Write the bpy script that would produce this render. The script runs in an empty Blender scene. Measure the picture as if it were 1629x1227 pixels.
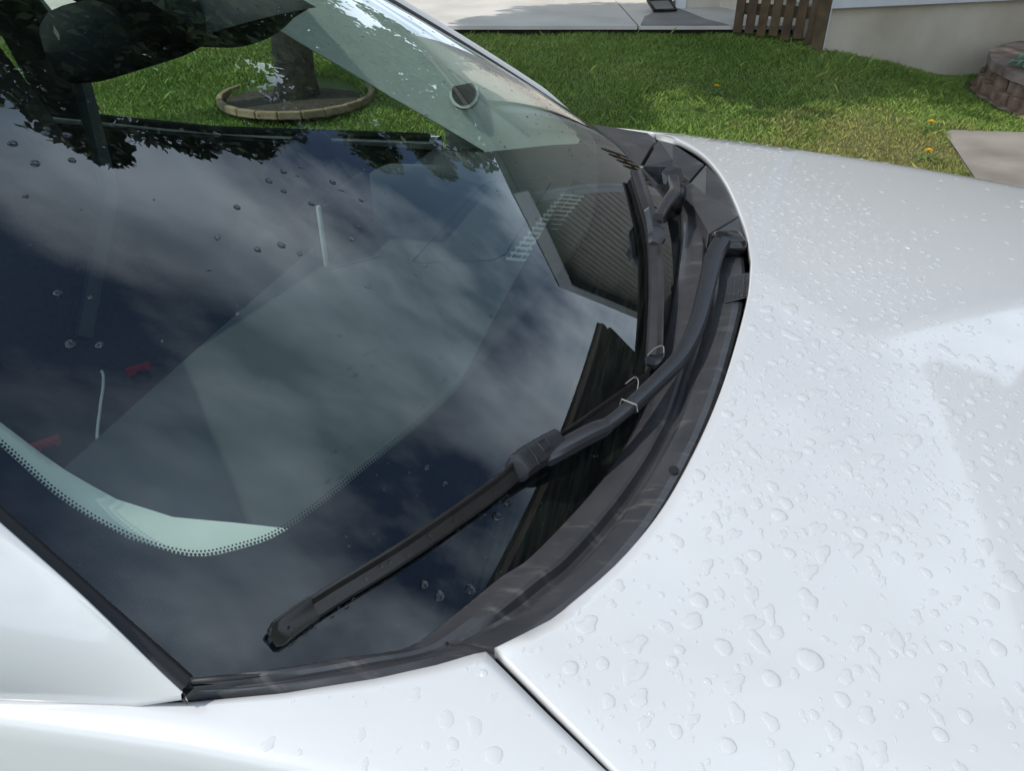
import bpy, math, random
import numpy as np
from mathutils import Vector, Matrix

rng = np.random.default_rng(7)
random.seed(7)
R = math.radians
scene = bpy.context.scene
COL = scene.collection

# ------------------------------------------------------------------ camera
YAW = R(13.6)                       # the lot (lawn, house) is turned against the car
cam = bpy.data.cameras.new("camera")
cam.sensor_width = 36.0
cam.lens = 36.0 * 1230 / 1629
cam.clip_start = 0.02
cam.clip_end = 400
camo = bpy.data.objects.new("camera", cam)
CAMP = Vector((0.272, -0.9785, 1.43))
camo.location = CAMP
camo.rotation_euler = (R(90 - 33), 0, YAW)
COL.objects.link(camo)
scene.camera = camo

# ------------------------------------------------------------------ sky and sun
RT = Vector((math.cos(YAW), math.sin(YAW), 0))
FH = Vector((-math.sin(YAW), math.cos(YAW), 0))
SUN_AZ, SUN_EL = R(-112), R(48)
sdir = (RT * math.sin(SUN_AZ) + FH * math.cos(SUN_AZ)) * math.cos(SUN_EL) + Vector((0, 0, math.sin(SUN_EL)))
world = bpy.data.worlds.new("World")
scene.world = world
world.use_nodes = True
wn, wl = world.node_tree.nodes, world.node_tree.links
wn.clear()
def N(nodes, t, **kw):
    n = nodes.new(t)
    for k, v in kw.items():
        setattr(n, k, v)
    return n
wo = N(wn, 'ShaderNodeOutputWorld')
bg = N(wn, 'ShaderNodeBackground')
bg.inputs['Strength'].default_value = 0.15
sky = N(wn, 'ShaderNodeTexSky', sky_type='NISHITA')
sky.sun_disc = False
sky.sun_elevation = SUN_EL
sky.sun_rotation = math.atan2(sdir.x, sdir.y)
sky.air_density = 1.0
sky.dust_density = 0.4
sky.ozone_density = 1.5
tc = N(wn, 'ShaderNodeTexCoord')
sep = N(wn, 'ShaderNodeSeparateXYZ')
wl.new(tc.outputs['Generated'], sep.inputs[0])
zadd = N(wn, 'ShaderNodeMath', operation='MAXIMUM'); zadd.inputs[1].default_value = 0.0
wl.new(sep.outputs['Z'], zadd.inputs[0])
zo = N(wn, 'ShaderNodeMath', operation='ADD'); zo.inputs[1].default_value = 0.22
wl.new(zadd.outputs[0], zo.inputs[0])
dx = N(wn, 'ShaderNodeMath', operation='DIVIDE'); dy = N(wn, 'ShaderNodeMath', operation='DIVIDE')
wl.new(sep.outputs['X'], dx.inputs[0]); wl.new(zo.outputs[0], dx.inputs[1])
wl.new(sep.outputs['Y'], dy.inputs[0]); wl.new(zo.outputs[0], dy.inputs[1])
cmb = N(wn, 'ShaderNodeCombineXYZ')
wl.new(dx.outputs[0], cmb.inputs[0]); wl.new(dy.outputs[0], cmb.inputs[1])
mp = N(wn, 'ShaderNodeMapping'); mp.inputs['Rotation'].default_value = (0, 0, R(35)); mp.inputs['Scale'].default_value = (1.0, 1.1, 1)
mp.inputs['Location'].default_value = (0.5, 3.3, 0)
wl.new(cmb.outputs[0], mp.inputs[0])
nz = N(wn, 'ShaderNodeTexNoise'); nz.inputs['Scale'].default_value = 1.25; nz.inputs['Detail'].default_value = 9; nz.inputs['Roughness'].default_value = 0.52; nz.inputs['Distortion'].default_value = 0.15
wl.new(mp.outputs[0], nz.inputs['Vector'])
cr = N(wn, 'ShaderNodeValToRGB')
cr.color_ramp.elements[0].position = 0.40; cr.color_ramp.elements[0].color = (0, 0, 0, 1)
cr.color_ramp.elements[1].position = 0.55; cr.color_ramp.elements[1].color = (1, 1, 1, 1)
thin = N(wn, 'ShaderNodeMath', operation='MULTIPLY_ADD')      # cloud fields look denser toward the horizon
thin.inputs[1].default_value = -0.24; thin.inputs[2].default_value = 0.165
wl.new(zadd.outputs[0], thin.inputs[0])
cov = N(wn, 'ShaderNodeMath', operation='ADD')
wl.new(nz.outputs['Fac'], cov.inputs[0]); wl.new(thin.outputs[0], cov.inputs[1])
wl.new(cov.outputs[0], cr.inputs[0])
nz2 = N(wn, 'ShaderNodeTexNoise'); nz2.inputs['Scale'].default_value = 2.3; nz2.inputs['Detail'].default_value = 5
wl.new(mp.outputs[0], nz2.inputs['Vector'])
cc = N(wn, 'ShaderNodeValToRGB')
cc.color_ramp.elements[0].position = 0.3; cc.color_ramp.elements[0].color = (5.0, 6.8, 8.8, 1)
cc.color_ramp.elements[1].position = 0.72; cc.color_ramp.elements[1].color = (15.6, 17.6, 19.6, 1)
wl.new(nz2.outputs['Fac'], cc.inputs[0])
mixc = N(wn, 'ShaderNodeMix', data_type='RGBA')
wl.new(cr.outputs[0], mixc.inputs['Factor'])
wl.new(sky.outputs[0], mixc.inputs['A']); wl.new(cc.outputs[0], mixc.inputs['B'])
wl.new(mixc.outputs['Result'], bg.inputs['Color'])
wl.new(bg.outputs[0], wo.inputs[0])

sun = bpy.data.lights.new("sun", 'SUN')
sun.energy = 3.8
sun.angle = R(0.53)
sun.color = (1.0, 0.955, 0.89)
suno = bpy.data.objects.new("sun", sun)
suno.rotation_euler = (-sdir).to_track_quat('-Z', 'Y').to_euler()
suno.location = (0, 0, 20)
COL.objects.link(suno)

vs = scene.view_settings
vs.view_transform = 'Standard'; vs.look = 'None'; vs.exposure = -0.14; vs.gamma = 1.0
vs.use_curve_mapping = False
scene.cycles.use_denoising = True
scene.cycles.use_adaptive_sampling = True
scene.cycles.adaptive_threshold = 0.02
scene.cycles.max_bounces = 6
scene.cycles.diffuse_bounces = 3
scene.cycles.glossy_bounces = 4
scene.cycles.transparent_max_bounces = 24
scene.cycles.caustics_reflective = False
scene.cycles.caustics_refractive = False

# ------------------------------------------------------------------ materials
MATS = {}
def mat(name, col, rough=0.5, metal=0.0, coat=0.0, spec=0.5, var=0.0, vscale=8.0, bump=0.0, bscale=60.0, col2=None, detail=5.0, subs=0.0):
    m = bpy.data.materials.new(name); m.use_nodes = True
    n, l = m.node_tree.nodes, m.node_tree.links
    b = n['Principled BSDF']
    b.inputs['Base Color'].default_value = (*col, 1)
    b.inputs['Roughness'].default_value = rough
    b.inputs['Metallic'].default_value = metal
    b.inputs['Coat Weight'].default_value = coat
    b.inputs['Coat Roughness'].default_value = 0.02
    b.inputs['Specular IOR Level'].default_value = spec
    t = n.new('ShaderNodeTexCoord')
    if var or col2:
        z = n.new('ShaderNodeTexNoise'); z.inputs['Scale'].default_value = vscale; z.inputs['Detail'].default_value = detail
        l.new(t.outputs['Object'], z.inputs['Vector'])
        rp = n.new('ShaderNodeValToRGB')
        c2 = col2 if col2 else tuple(min(1, c * (1 + var)) for c in col)
        c1 = col if col2 else tuple(c * (1 - var) for c in col)
        rp.color_ramp.elements[0].position = 0.33; rp.color_ramp.elements[0].color = (*c1, 1)
        rp.color_ramp.elements[1].position = 0.68; rp.color_ramp.elements[1].color = (*c2, 1)
        l.new(z.outputs['Fac'], rp.inputs[0]); l.new(rp.outputs[0], b.inputs['Base Color'])
    if bump:
        z2 = n.new('ShaderNodeTexNoise'); z2.inputs['Scale'].default_value = bscale; z2.inputs['Detail'].default_value = 4
        l.new(t.outputs['Object'], z2.inputs['Vector'])
        bp = n.new('ShaderNodeBump'); bp.inputs['Strength'].default_value = bump; bp.inputs['Distance'].default_value = 0.5 / bscale
        l.new(z2.outputs['Fac'], bp.inputs['Height']); l.new(bp.outputs[0], b.inputs['Normal'])
    MATS[name] = m
    return m

def fresnel_nodes(n, l, ior):
    """unpolarised Fresnel reflectance of one face, the same from either side"""
    def M(op, a, b=None, c=None):
        q = n.new('ShaderNodeMath'); q.operation = op
        for i, x in enumerate((a, b, c)):
            if x is None: continue
            if isinstance(x, (int, float)): q.inputs[i].default_value = x
            else: l.new(x, q.inputs[i])
        return q.outputs[0]
    lw = n.new('ShaderNodeLayerWeight'); lw.inputs['Blend'].default_value = 0.5
    c = M('SUBTRACT', 1.0, lw.outputs['Facing'])
    g = M('SQRT', M('ADD', M('MULTIPLY', c, c), ior * ior - 1))
    r1 = M('DIVIDE', M('SUBTRACT', g, c), M('ADD', g, c))
    num = M('SUBTRACT', M('MULTIPLY', c, M('ADD', g, c)), 1.0)
    den = M('ADD', M('MULTIPLY', c, M('SUBTRACT', g, c)), 1.0)
    r2 = M('DIVIDE', num, den)
    return M('MULTIPLY', M('MULTIPLY', M('MULTIPLY', r1, r1), 0.5), M('ADD', 1.0, M('MULTIPLY', r2, r2)))

def glass_mat(name, tint, ior=1.52, boost=1.0):
    """thin sheet of glass: tinted see-through plus a mirror share that grows at grazing angles (Fresnel, both faces)"""
    m = bpy.data.materials.new(name); m.use_nodes = True
    n, l = m.node_tree.nodes, m.node_tree.links
    n.clear()
    out = n.new('ShaderNodeOutputMaterial')
    tr = n.new('ShaderNodeBsdfTransparent'); tr.inputs[0].default_value = (*tint, 1)
    gl = n.new('ShaderNodeBsdfGlossy'); gl.inputs['Roughness'].default_value = 0.0
    F = fresnel_nodes(n, l, ior)
    tw = n.new('ShaderNodeMath'); tw.operation = 'MULTIPLY'; tw.inputs[1].default_value = 2.0 * boost
    l.new(F, tw.inputs[0])
    on = n.new('ShaderNodeMath'); on.operation = 'ADD'; on.inputs[1].default_value = 1.0
    l.new(F, on.inputs[0])
    dv = n.new('ShaderNodeMath'); dv.operation = 'DIVIDE'; dv.use_clamp = True
    l.new(tw.outputs[0], dv.inputs[0]); l.new(on.outputs[0], dv.inputs[1])
    mx = n.new('ShaderNodeMixShader')
    l.new(dv.outputs[0], mx.inputs[0]); l.new(tr.outputs[0], mx.inputs[1]); l.new(gl.outputs[0], mx.inputs[2])
    l.new(mx.outputs[0], out.inputs[0])
    MATS[name] = m
    return m

def water_mat():
    m = bpy.data.materials.new('rain_water'); m.use_nodes = True
    n, l = m.node_tree.nodes, m.node_tree.links
    n.clear()
    out = n.new('ShaderNodeOutputMaterial')
    tr = n.new('ShaderNodeBsdfTransparent'); tr.inputs[0].default_value = (0.985, 0.988, 0.99, 1)
    gl = n.new('ShaderNodeBsdfGlossy'); gl.inputs['Roughness'].default_value = 0.01
    F = fresnel_nodes(n, l, 1.33)
    mx = n.new('ShaderNodeMixShader')
    l.new(F, mx.inputs[0]); l.new(tr.outputs[0], mx.inputs[1]); l.new(gl.outputs[0], mx.inputs[2])
    l.new(mx.outputs[0], out.inputs[0])
    return m

PAINT = mat('white_paint', (0.50, 0.50, 0.497), rough=0.35, coat=1.0, spec=0.4, var=0.012, vscale=3)
PLASTIC = mat('cowl_plastic', (0.032, 0.033, 0.036), rough=0.32, spec=0.6, bump=0.10, bscale=900, col2=(0.046, 0.046, 0.049), vscale=18)
def scuffs(m):
    n, l = m.node_tree.nodes, m.node_tree.links
    b = n['Principled BSDF']; src = b.inputs['Base Color'].links[0].from_socket
    t = n.new('ShaderNodeTexCoord'); mpn = n.new('ShaderNodeMapping'); mpn.inputs['Scale'].default_value = (14, 70, 14); mpn.inputs['Rotation'].default_value = (0, 0, 0.9)
    z = n.new('ShaderNodeTexNoise'); z.inputs['Scale'].default_value = 1.0; z.inputs['Detail'].default_value = 8; z.inputs['Roughness'].default_value = 0.7
    l.new(t.outputs['Object'], mpn.inputs[0]); l.new(mpn.outputs[0], z.inputs['Vector'])
    rp = n.new('ShaderNodeValToRGB'); rp.color_ramp.elements[0].position = 0.55; rp.color_ramp.elements[0].color = (0, 0, 0, 1)
    rp.color_ramp.elements[1].position = 0.78; rp.color_ramp.elements[1].color = (0.5, 0.5, 0.5, 1)
    l.new(z.outputs['Fac'], rp.inputs[0])
    mx = n.new('ShaderNodeMix'); mx.data_type = 'RGBA'; mx.inputs['B'].default_value = (0.24, 0.225, 0.20, 1)
    l.new(rp.outputs[0], mx.inputs['Factor']); l.new(src, mx.inputs['A']); l.new(mx.outputs['Result'], b.inputs['Base Color'])
scuffs(PLASTIC)
RUBBER = mat('black_rubber', (0.012, 0.012, 0.013), rough=0.55)
BLADE = mat('blade_rubber', (0.020, 0.018, 0.017), rough=0.36, var=0.25, vscale=40)
ARM = mat('arm_black_coat', (0.022, 0.023, 0.026), rough=0.30, bump=0.05, bscale=500)
CAP = mat('glossy_black_cap', (0.012, 0.012, 0.013), rough=0.16)
STEEL = mat('bright_wire', (0.24, 0.235, 0.225), rough=0.4, metal=0.3)
INNER = mat('engine_bay_black', (0.006, 0.006, 0.006), rough=0.8)
FRIT = mat('ceramic_frit', (0.004, 0.005, 0.008), rough=0.6, spec=0.0)
def speck(m):
    n, l = m.node_tree.nodes, m.node_tree.links
    b = n['Principled BSDF']; t = n.new('ShaderNodeTexCoord')
    v = n.new('ShaderNodeTexVoronoi'); v.inputs['Scale'].default_value = 110
    l.new(t.outputs['Object'], v.inputs['Vector'])
    r1 = n.new('ShaderNodeValToRGB'); r1.color_ramp.elements[0].position = 0.03; r1.color_ramp.elements[0].color = (1, 1, 1, 1)
    r1.color_ramp.elements[1].position = 0.13; r1.color_ramp.elements[1].color = (0, 0, 0, 1)
    l.new(v.outputs['Distance'], r1.inputs[0])
    z = n.new('ShaderNodeTexNoise'); z.inputs['Scale'].default_value = 14; z.inputs['Detail'].default_value = 6
    l.new(t.outputs['Object'], z.inputs['Vector'])
    r2 = n.new('ShaderNodeValToRGB'); r2.color_ramp.elements[0].position = 0.52; r2.color_ramp.elements[0].color = (0, 0, 0, 1)
    r2.color_ramp.elements[1].position = 0.75; r2.color_ramp.elements[1].color = (1, 1, 1, 1)
    l.new(z.outputs['Fac'], r2.inputs[0])
    mm = n.new('ShaderNodeMath'); mm.operation = 'MULTIPLY'
    l.new(r1.outputs[0], mm.inputs[0]); l.new(r2.outputs[0], mm.inputs[1])
    ms = n.new('ShaderNodeMapping'); ms.inputs['Rotation'].default_value = (0, 0, -0.3); ms.inputs['Scale'].default_value = (240, 12, 12)
    l.new(t.outputs['Object'], ms.inputs[0])
    zs = n.new('ShaderNodeTexNoise'); zs.inputs['Scale'].default_value = 1.0; zs.inputs['Detail'].default_value = 5; zs.inputs['Roughness'].default_value = 0.65
    l.new(ms.outputs[0], zs.inputs['Vector'])
    rs = n.new('ShaderNodeValToRGB'); rs.color_ramp.elements[0].position = 0.42; rs.color_ramp.elements[0].color = (0.007, 0.0075, 0.009, 1)
    rs.color_ramp.elements[1].position = 0.72; rs.color_ramp.elements[1].color = (0.032, 0.030, 0.027, 1)
    l.new(zs.outputs['Fac'], rs.inputs[0])
    # road film gathers along the foot of the glass, below the wiper sweep
    sx = n.new('ShaderNodeSeparateXYZ'); l.new(t.outputs['Object'], sx.inputs[0])
    mr = n.new('ShaderNodeMapRange'); mr.inputs['From Min'].default_value = 0.10; mr.inputs['From Max'].default_value = 0.20
    l.new(sx.outputs['X'], mr.inputs['Value'])
    md = n.new('ShaderNodeMix'); md.data_type = 'RGBA'; md.inputs['A'].default_value = (0.005, 0.006, 0.009, 1)
    l.new(mr.outputs[0], md.inputs['Factor']); l.new(rs.outputs[0], md.inputs['B'])
    mx = n.new('ShaderNodeMix'); mx.data_type = 'RGBA'; l.new(md.outputs['Result'], mx.inputs['A'])
    mx.inputs['B'].default_value = (0.17, 0.18, 0.20, 1)
    l.new(mm.outputs[0], mx.inputs['Factor']); l.new(mx.outputs['Result'], b.inputs['Base Color'])
speck(FRIT)
GLASS = glass_mat('windshield_glass', (0.82, 0.94, 0.885))
SIDEGLASS = glass_mat('side_glass', (0.93, 0.97, 0.94))
WATER = water_mat()
def glass_drop_mat():
    m = water_mat(); m.name = 'drop_on_glass'
    n, l = m.node_tree.nodes, m.node_tree.links
    mx = [q for q in n if q.type == 'MIX_SHADER'][0]; tr = [q for q in n if q.type == 'BSDF_TRANSPARENT'][0]
    rf = n.new('ShaderNodeBsdfRefraction'); rf.inputs['IOR'].default_value = 1.33; rf.inputs['Roughness'].default_value = 0.0
    m0 = n.new('ShaderNodeMixShader'); m0.inputs[0].default_value = 0.8
    l.new(tr.outputs[0], m0.inputs[1]); l.new(rf.outputs[0], m0.inputs[2]); l.new(m0.outputs[0], mx.inputs[1])
    return m
GDROP = glass_drop_mat()
def bead_mat():
    """rain bead over white paint: clear water in which the paint below glows through, plus its own mirror share"""
    m = water_mat(); m.name = 'bead_on_paint'
    n, l = m.node_tree.nodes, m.node_tree.links
    mx = [q for q in n if q.type == 'MIX_SHADER'][0]; tr = [q for q in n if q.type == 'BSDF_TRANSPARENT'][0]
    df = n.new('ShaderNodeBsdfDiffuse'); df.inputs[0].default_value = (0.74, 0.74, 0.735, 1)
    m0 = n.new('ShaderNodeMixShader'); m0.inputs[0].default_value = 0.35
    l.new(tr.outputs[0], m0.inputs[1]); l.new(df.outputs[0], m0.inputs[2]); l.new(m0.outputs[0], mx.inputs[1])
    return m
BEAD = bead_mat()
DASH = mat('dash_plastic', (0.029, 0.033, 0.036), rough=0.65, bump=0.05, bscale=500)
DASH2 = mat('dash_dark', (0.010, 0.011, 0.012), rough=0.8, spec=0.2)
SEAT = mat('seat_cloth', (0.022, 0.023, 0.026), rough=0.9, var=0.3, vscale=90)
TRIM = mat('pillar_trim_cloth', (0.60, 0.60, 0.56), rough=0.85, var=0.04, vscale=30)
SILVER = mat('satin_silver', (0.62, 0.64, 0.66), rough=0.3, metal=0.5)
PAINT.node_tree.nodes['Principled BSDF'].inputs['Coat Roughness'].default_value = 0.05
LOUVRE = mat('grey_louvre_plastic', (0.22, 0.23, 0.24), rough=0.5)
RED = mat('red_button', (0.26, 0.03, 0.035), rough=0.4)
WHITEP = mat('white_plastic', (0.75, 0.76, 0.75), rough=0.4)
TYRE = mat('tyre_rubber', (0.02, 0.02, 0.02), rough=0.8)
CONC = mat('pale_concrete', (0.56, 0.525, 0.475), rough=0.85, var=0.10, vscale=2.2, bump=0.15, bscale=60)
CONC_DARK = mat('dark_concrete', (0.21, 0.20, 0.185), rough=0.75, var=0.12, vscale=3, bump=0.15, bscale=60)  # dark tone for the painted slab shadow, also the panel sheet
WALK = mat('worn_walk_concrete', (0.20, 0.175, 0.15), rough=0.85, col2=(0.32, 0.29, 0.255), vscale=2.5, bump=0.2, bscale=50)
FOUND = mat('foundation_render', (0.46, 0.40, 0.30), rough=0.9, col2=(0.64, 0.58, 0.47), vscale=1.6, bump=0.15, bscale=25)
SIDING = mat('taupe_siding', (0.62, 0.57, 0.50), rough=0.6, var=0.05)
BEIGE = mat('beige_siding', (0.62, 0.56, 0.48), rough=0.6, var=0.04)
WHITE = mat('white_trim', (0.72, 0.73, 0.75), rough=0.5, var=0.04)
BROWN = mat('brown_gutter_metal', (0.15, 0.115, 0.085), rough=0.4, var=0.1)
BROWNS = mat('brown_soffit', (0.13, 0.10, 0.075), rough=0.7, var=0.15)
SHINGLE = mat('grey_shingle', (0.10, 0.095, 0.09), rough=0.9, var=0.25, vscale=12)
WOOD = mat('weathered_fence_wood', (0.045, 0.026, 0.013), rough=0.85, col2=(0.12, 0.078, 0.036), vscale=6, bump=0.3, bscale=40)
STONE = [mat('wall_block_%s' % a, c, rough=0.9, col2=c2, vscale=11, bump=0.6, bscale=35) for a, c, c2 in
         (('tan', (0.10, 0.065, 0.045), (0.38, 0.28, 0.18)), ('brown', (0.07, 0.045, 0.035), (0.25, 0.17, 0.12)), ('rust', (0.12, 0.07, 0.05), (0.32, 0.22, 0.15)))]
CAPST = mat('cap_stone', (0.14, 0.10, 0.075), rough=0.9, col2=(0.33, 0.26, 0.21), vscale=5, bump=0.3, bscale=40)
SOIL = mat('soil', (0.035, 0.025, 0.018), rough=1.0, var=0.3, vscale=20, bump=0.6, bscale=30)
BARK = mat('tree_bark', (0.035, 0.027, 0.02), rough=0.95, col2=(0.085, 0.068, 0.052), vscale=14, bump=0.8, bscale=22)
LEAF = mat('tree_leaf', (0.030, 0.055, 0.014), rough=0.55, col2=(0.060, 0.095, 0.022), vscale=1.6)
EDGING = mat('tan_edging_stone', (0.21, 0.155, 0.095), rough=0.9, var=0.2, vscale=9, bump=0.3, bscale=30)
SUCC = mat('greygreen_leaf', (0.14, 0.25, 0.16), rough=0.6, col2=(0.30, 0.42, 0.32), vscale=18)
YELLOW = mat('dandelion_yellow', (0.80, 0.52, 0.015), rough=0.6)
STEM = mat('green_stem', (0.08, 0.16, 0.03), rough=0.6)
ASPH = mat('driveway_asphalt', (0.045, 0.045, 0.047), rough=0.9, var=0.2, vscale=30, bump=0.4, bscale=150)

def lawn_material(name, blades):
    m = bpy.data.materials.new(name); m.use_nodes = True
    n, l = m.node_tree.nodes, m.node_tree.links
    b = n['Principled BSDF']; b.inputs['Roughness'].default_value = 0.6; b.inputs['Specular IOR Level'].default_value = 0.25
    t = n.new('ShaderNodeTexCoord')
    z = n.new('ShaderNodeTexNoise'); z.inputs['Scale'].default_value = 0.9; z.inputs['Detail'].default_value = 6
    l.new(t.outputs['Object'], z.inputs['Vector'])
    rp = n.new('ShaderNodeValToRGB')
    e = rp.color_ramp.elements
    if blades:
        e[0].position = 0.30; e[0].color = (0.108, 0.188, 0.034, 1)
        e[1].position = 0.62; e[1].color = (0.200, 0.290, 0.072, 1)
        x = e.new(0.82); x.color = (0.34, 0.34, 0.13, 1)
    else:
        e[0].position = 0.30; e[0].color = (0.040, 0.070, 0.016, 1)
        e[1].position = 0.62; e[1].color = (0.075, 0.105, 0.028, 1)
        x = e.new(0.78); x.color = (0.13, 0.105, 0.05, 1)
    l.new(z.outputs['Fac'], rp.inputs[0])
    src = rp.outputs[0]
    # a dried-out patch beside the concrete walk
    mp_ = n.new('ShaderNodeVectorMath'); mp_.operation = 'DISTANCE'; mp_.inputs[1].default_value = (2.35, 4.85, 0.05)
    l.new(t.outputs['Object'], mp_.inputs[0])
    za = n.new('ShaderNodeMath'); za.operation = 'MULTIPLY_ADD'; za.inputs[1].default_value = -1.6
    zs = n.new('ShaderNodeTexNoise'); zs.inputs['Scale'].default_value = 6; zs.inputs['Detail'].default_value = 5
    l.new(t.outputs['Object'], zs.inputs['Vector'])
    l.new(zs.outputs['Fac'], za.inputs[0]); l.new(mp_.outputs['Value'], za.inputs[2])
    rr = n.new('ShaderNodeMapRange'); rr.inputs['From Min'].default_value = -0.45; rr.inputs['From Max'].default_value = 0.05; rr.inputs['To Min'].default_value = 0.5; rr.inputs['To Max'].default_value = 0.0
    l.new(za.outputs[0], rr.inputs['Value'])
    mx = n.new('ShaderNodeMix'); mx.data_type = 'RGBA'; mx.inputs['B'].default_value = (0.34, 0.27, 0.12, 1) if blades else (0.15, 0.11, 0.06, 1)
    l.new(rr.outputs[0], mx.inputs['Factor']); l.new(src, mx.inputs['A'])
    src = mx.outputs['Result']
    if blades:
        at = n.new('ShaderNodeAttribute'); at.attribute_name = 'tint'
        mu = n.new('ShaderNodeMix'); mu.data_type = 'RGBA'; mu.blend_type = 'MULTIPLY'; mu.inputs['Factor'].default_value = 1
        l.new(src, mu.inputs['A']); l.new(at.outputs['Color'], mu.inputs['B']); src = mu.outputs['Result']
    l.new(src, b.inputs['Base Color'])
    return m
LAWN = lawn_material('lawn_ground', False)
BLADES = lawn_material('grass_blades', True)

# ------------------------------------------------------------------ helpers
def obj(name, verts, faces, m, parent=None, smooth=False, label=None, cat=None, group=None, kind=None, auto=None):
    me = bpy.data.meshes.new(name)
    me.from_pydata([tuple(v) for v in verts], [], [tuple(f) for f in faces])
    me.update()
    if smooth:
        me.polygons.foreach_set('use_smooth', [True] * len(me.polygons))
    me.materials.append(m)
    o = bpy.data.objects.new(name, me)
    COL.objects.link(o)
    if auto is not None and smooth:
        me.set_sharp_from_angle(angle=R(auto))
    if parent: o.parent = parent
    tag(o, label, cat, group, kind)
    return o
def tag(o, label=None, cat=None, group=None, kind=None):
    if label: o['label'] = label
    if cat: o['category'] = cat
    if group: o['group'] = group
    if kind: o['kind'] = kind
    return o
def thing(name, label, cat, loc=(0, 0, 0), rz=0.0, group=None):
    o = bpy.data.objects.new(name, None); COL.objects.link(o)
    o.location = loc; o.rotation_euler = (0, 0, rz)
    o.empty_display_size = 0.1
    return tag(o, label, cat, group)
def grid(P):
    """P[i][j] points -> verts, faces"""
    n, m_ = len(P), len(P[0])
    v = [p for row in P for p in row]
    f = [(i * m_ + j, (i + 1) * m_ + j, (i + 1) * m_ + j + 1, i * m_ + j + 1) for i in range(n - 1) for j in range(m_ - 1)]
    return v, f
class MB:
    def __init__(s): s.v, s.f = [], []
    def add(s, v, f):
        b = len(s.v); s.v += [tuple(p) for p in v]; s.f += [tuple(b + i for i in q) for q in f]; return s
    def box(s, c, d, rz=0.0, rx=0.0, ry=0.0):
        M = Matrix.Rotation(rz, 3, 'Z') @ Matrix.Rotation(ry, 3, 'Y') @ Matrix.Rotation(rx, 3, 'X')
        c = Vector(c); h = Vector(d) / 2
        v = [c + M @ Vector((sx * h.x, sy * h.y, sz * h.z)) for sx in (-1, 1) for sy in (-1, 1) for sz in (-1, 1)]
        return s.add(v, [(0, 1, 3, 2), (4, 6, 7, 5), (0, 4, 5, 1), (2, 3, 7, 6), (0, 2, 6, 4), (1, 5, 7, 3)])
    def rbox(s, c, d, r=0.01, rz=0.0, ry=0.0, k=3):
        """box with rounded vertical edges and a chamfered top"""
        M = Matrix.Rotation(rz, 3, 'Z') @ Matrix.Rotation(ry, 3, 'Y'); c = Vector(c)
        hx, hy, hz = d[0] / 2, d[1] / 2, d[2] / 2
        def ring(inset, z):
            o = []
            for q, (sx, sy) in enumerate(((1, 1), (-1, 1), (-1, -1), (1, -1))):
                for i in range(k + 1):
                    a = math.pi / 2 * (q + i / k)
                    o.append(c + M @ Vector((sx * (hx - r) + (r - inset) * math.cos(a), sy * (hy - r) + (r - inset) * math.sin(a), z)))
            return o
        b = min(r * 0.6, hz * 0.8)
        rings = [ring(b * 0.6, -hz), ring(0, -hz + b), ring(0, hz - b), ring(b * 0.35, hz - b * 0.3), ring(b, hz)]
        n = len(rings[0]); v = [p for r_ in rings for p in r_]; f = []
        for i in range(len(rings) - 1):
            for j in range(n):
                f.append((i * n + j, i * n + (j + 1) % n, (i + 1) * n + (j + 1) % n, (i + 1) * n + j))
        f.append(tuple(range(n))[::-1]); f.append(tuple(range((len(rings) - 1) * n, len(rings) * n)))
        return s.add(v, f)
    def tube(s, pts, rad, k=8, cap=True):
        pts = [Vector(p) for p in pts]
        rr = rad if isinstance(rad, (list, tuple)) else [rad] * len(pts)
        rings = []
        for i, p in enumerate(pts):
            t = (pts[min(i + 1, len(pts) - 1)] - pts[max(i - 1, 0)]).normalized()
            u = t.cross(Vector((0, 0, 1)))
            if u.length < 1e-3: u = t.cross(Vector((1, 0, 0)))
            u.normalize(); w = u.cross(t)
            rings.append([p + (u * math.cos(a) + w * math.sin(a)) * rr[i] for a in [2 * math.pi * j / k for j in range(k)]])
        v = [q for r_ in rings for q in r_]; f = []
        for i in range(len(rings) - 1):
            for j in range(k):
                f.append((i * k + j, i * k + (j + 1) % k, (i + 1) * k + (j + 1) % k, (i + 1) * k + j))
        if cap:
            f.append(tuple(range(k))[::-1]); f.append(tuple(range((len(rings) - 1) * k, len(rings) * k)))
        return s.add(v, f)
    def sweep(s, pts, prof, up=Vector((0, 0, 1)), scale=None):
        """profile (a across to the right of travel, b up) along a path"""
        pts = [Vector(p) for p in pts]; rings = []
        for i, p in enumerate(pts):
            t = (pts[min(i + 1, len(pts) - 1)] - pts[max(i - 1, 0)]).normalized()
            upv = up(p) if callable(up) else up
            u = t.cross(upv).normalized(); w = u.cross(t)
            sa, sb = (scale[i] if scale else (1, 1))
            rings.append([p + u * a * sa + w * b * sb for a, b in prof])
        k = len(prof); v = [q for r_ in rings for q in r_]; f = []
        for i in range(len(rings) - 1):
            for j in range(k):
                f.append((i * k + j, i * k + (j + 1) % k, (i + 1) * k + (j + 1) % k, (i + 1) * k + j))
        f.append(tuple(range(k))[::-1]); f.append(tuple(range((len(rings) - 1) * k, len(rings) * k)))
        return s.add(v, f)
    def build(s, name, m, parent=None, **kw): return obj(name, s.v, s.f, m, parent, **kw)
def interp(x, xs, ys): return float(np.interp(x, xs, ys))
def smooth_path(pts, n):
    """Catmull-Rom resample"""
    P = [Vector(p) for p in pts]; P = [P[0] * 2 - P[1]] + P + [P[-1] * 2 - P[-2]]
    out = []; segs = len(P) - 3
    for i in range(n):
        u = i / (n - 1) * segs; k = min(int(u), segs - 1); t = u - k
        a, b, c, d = P[k:k + 4]
        out.append(0.5 * ((2 * b) + (c - a) * t + (2 * a - 5 * b + 4 * c - d) * t * t + (3 * b - a - 3 * c + d) * t ** 3))
    return out
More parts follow.
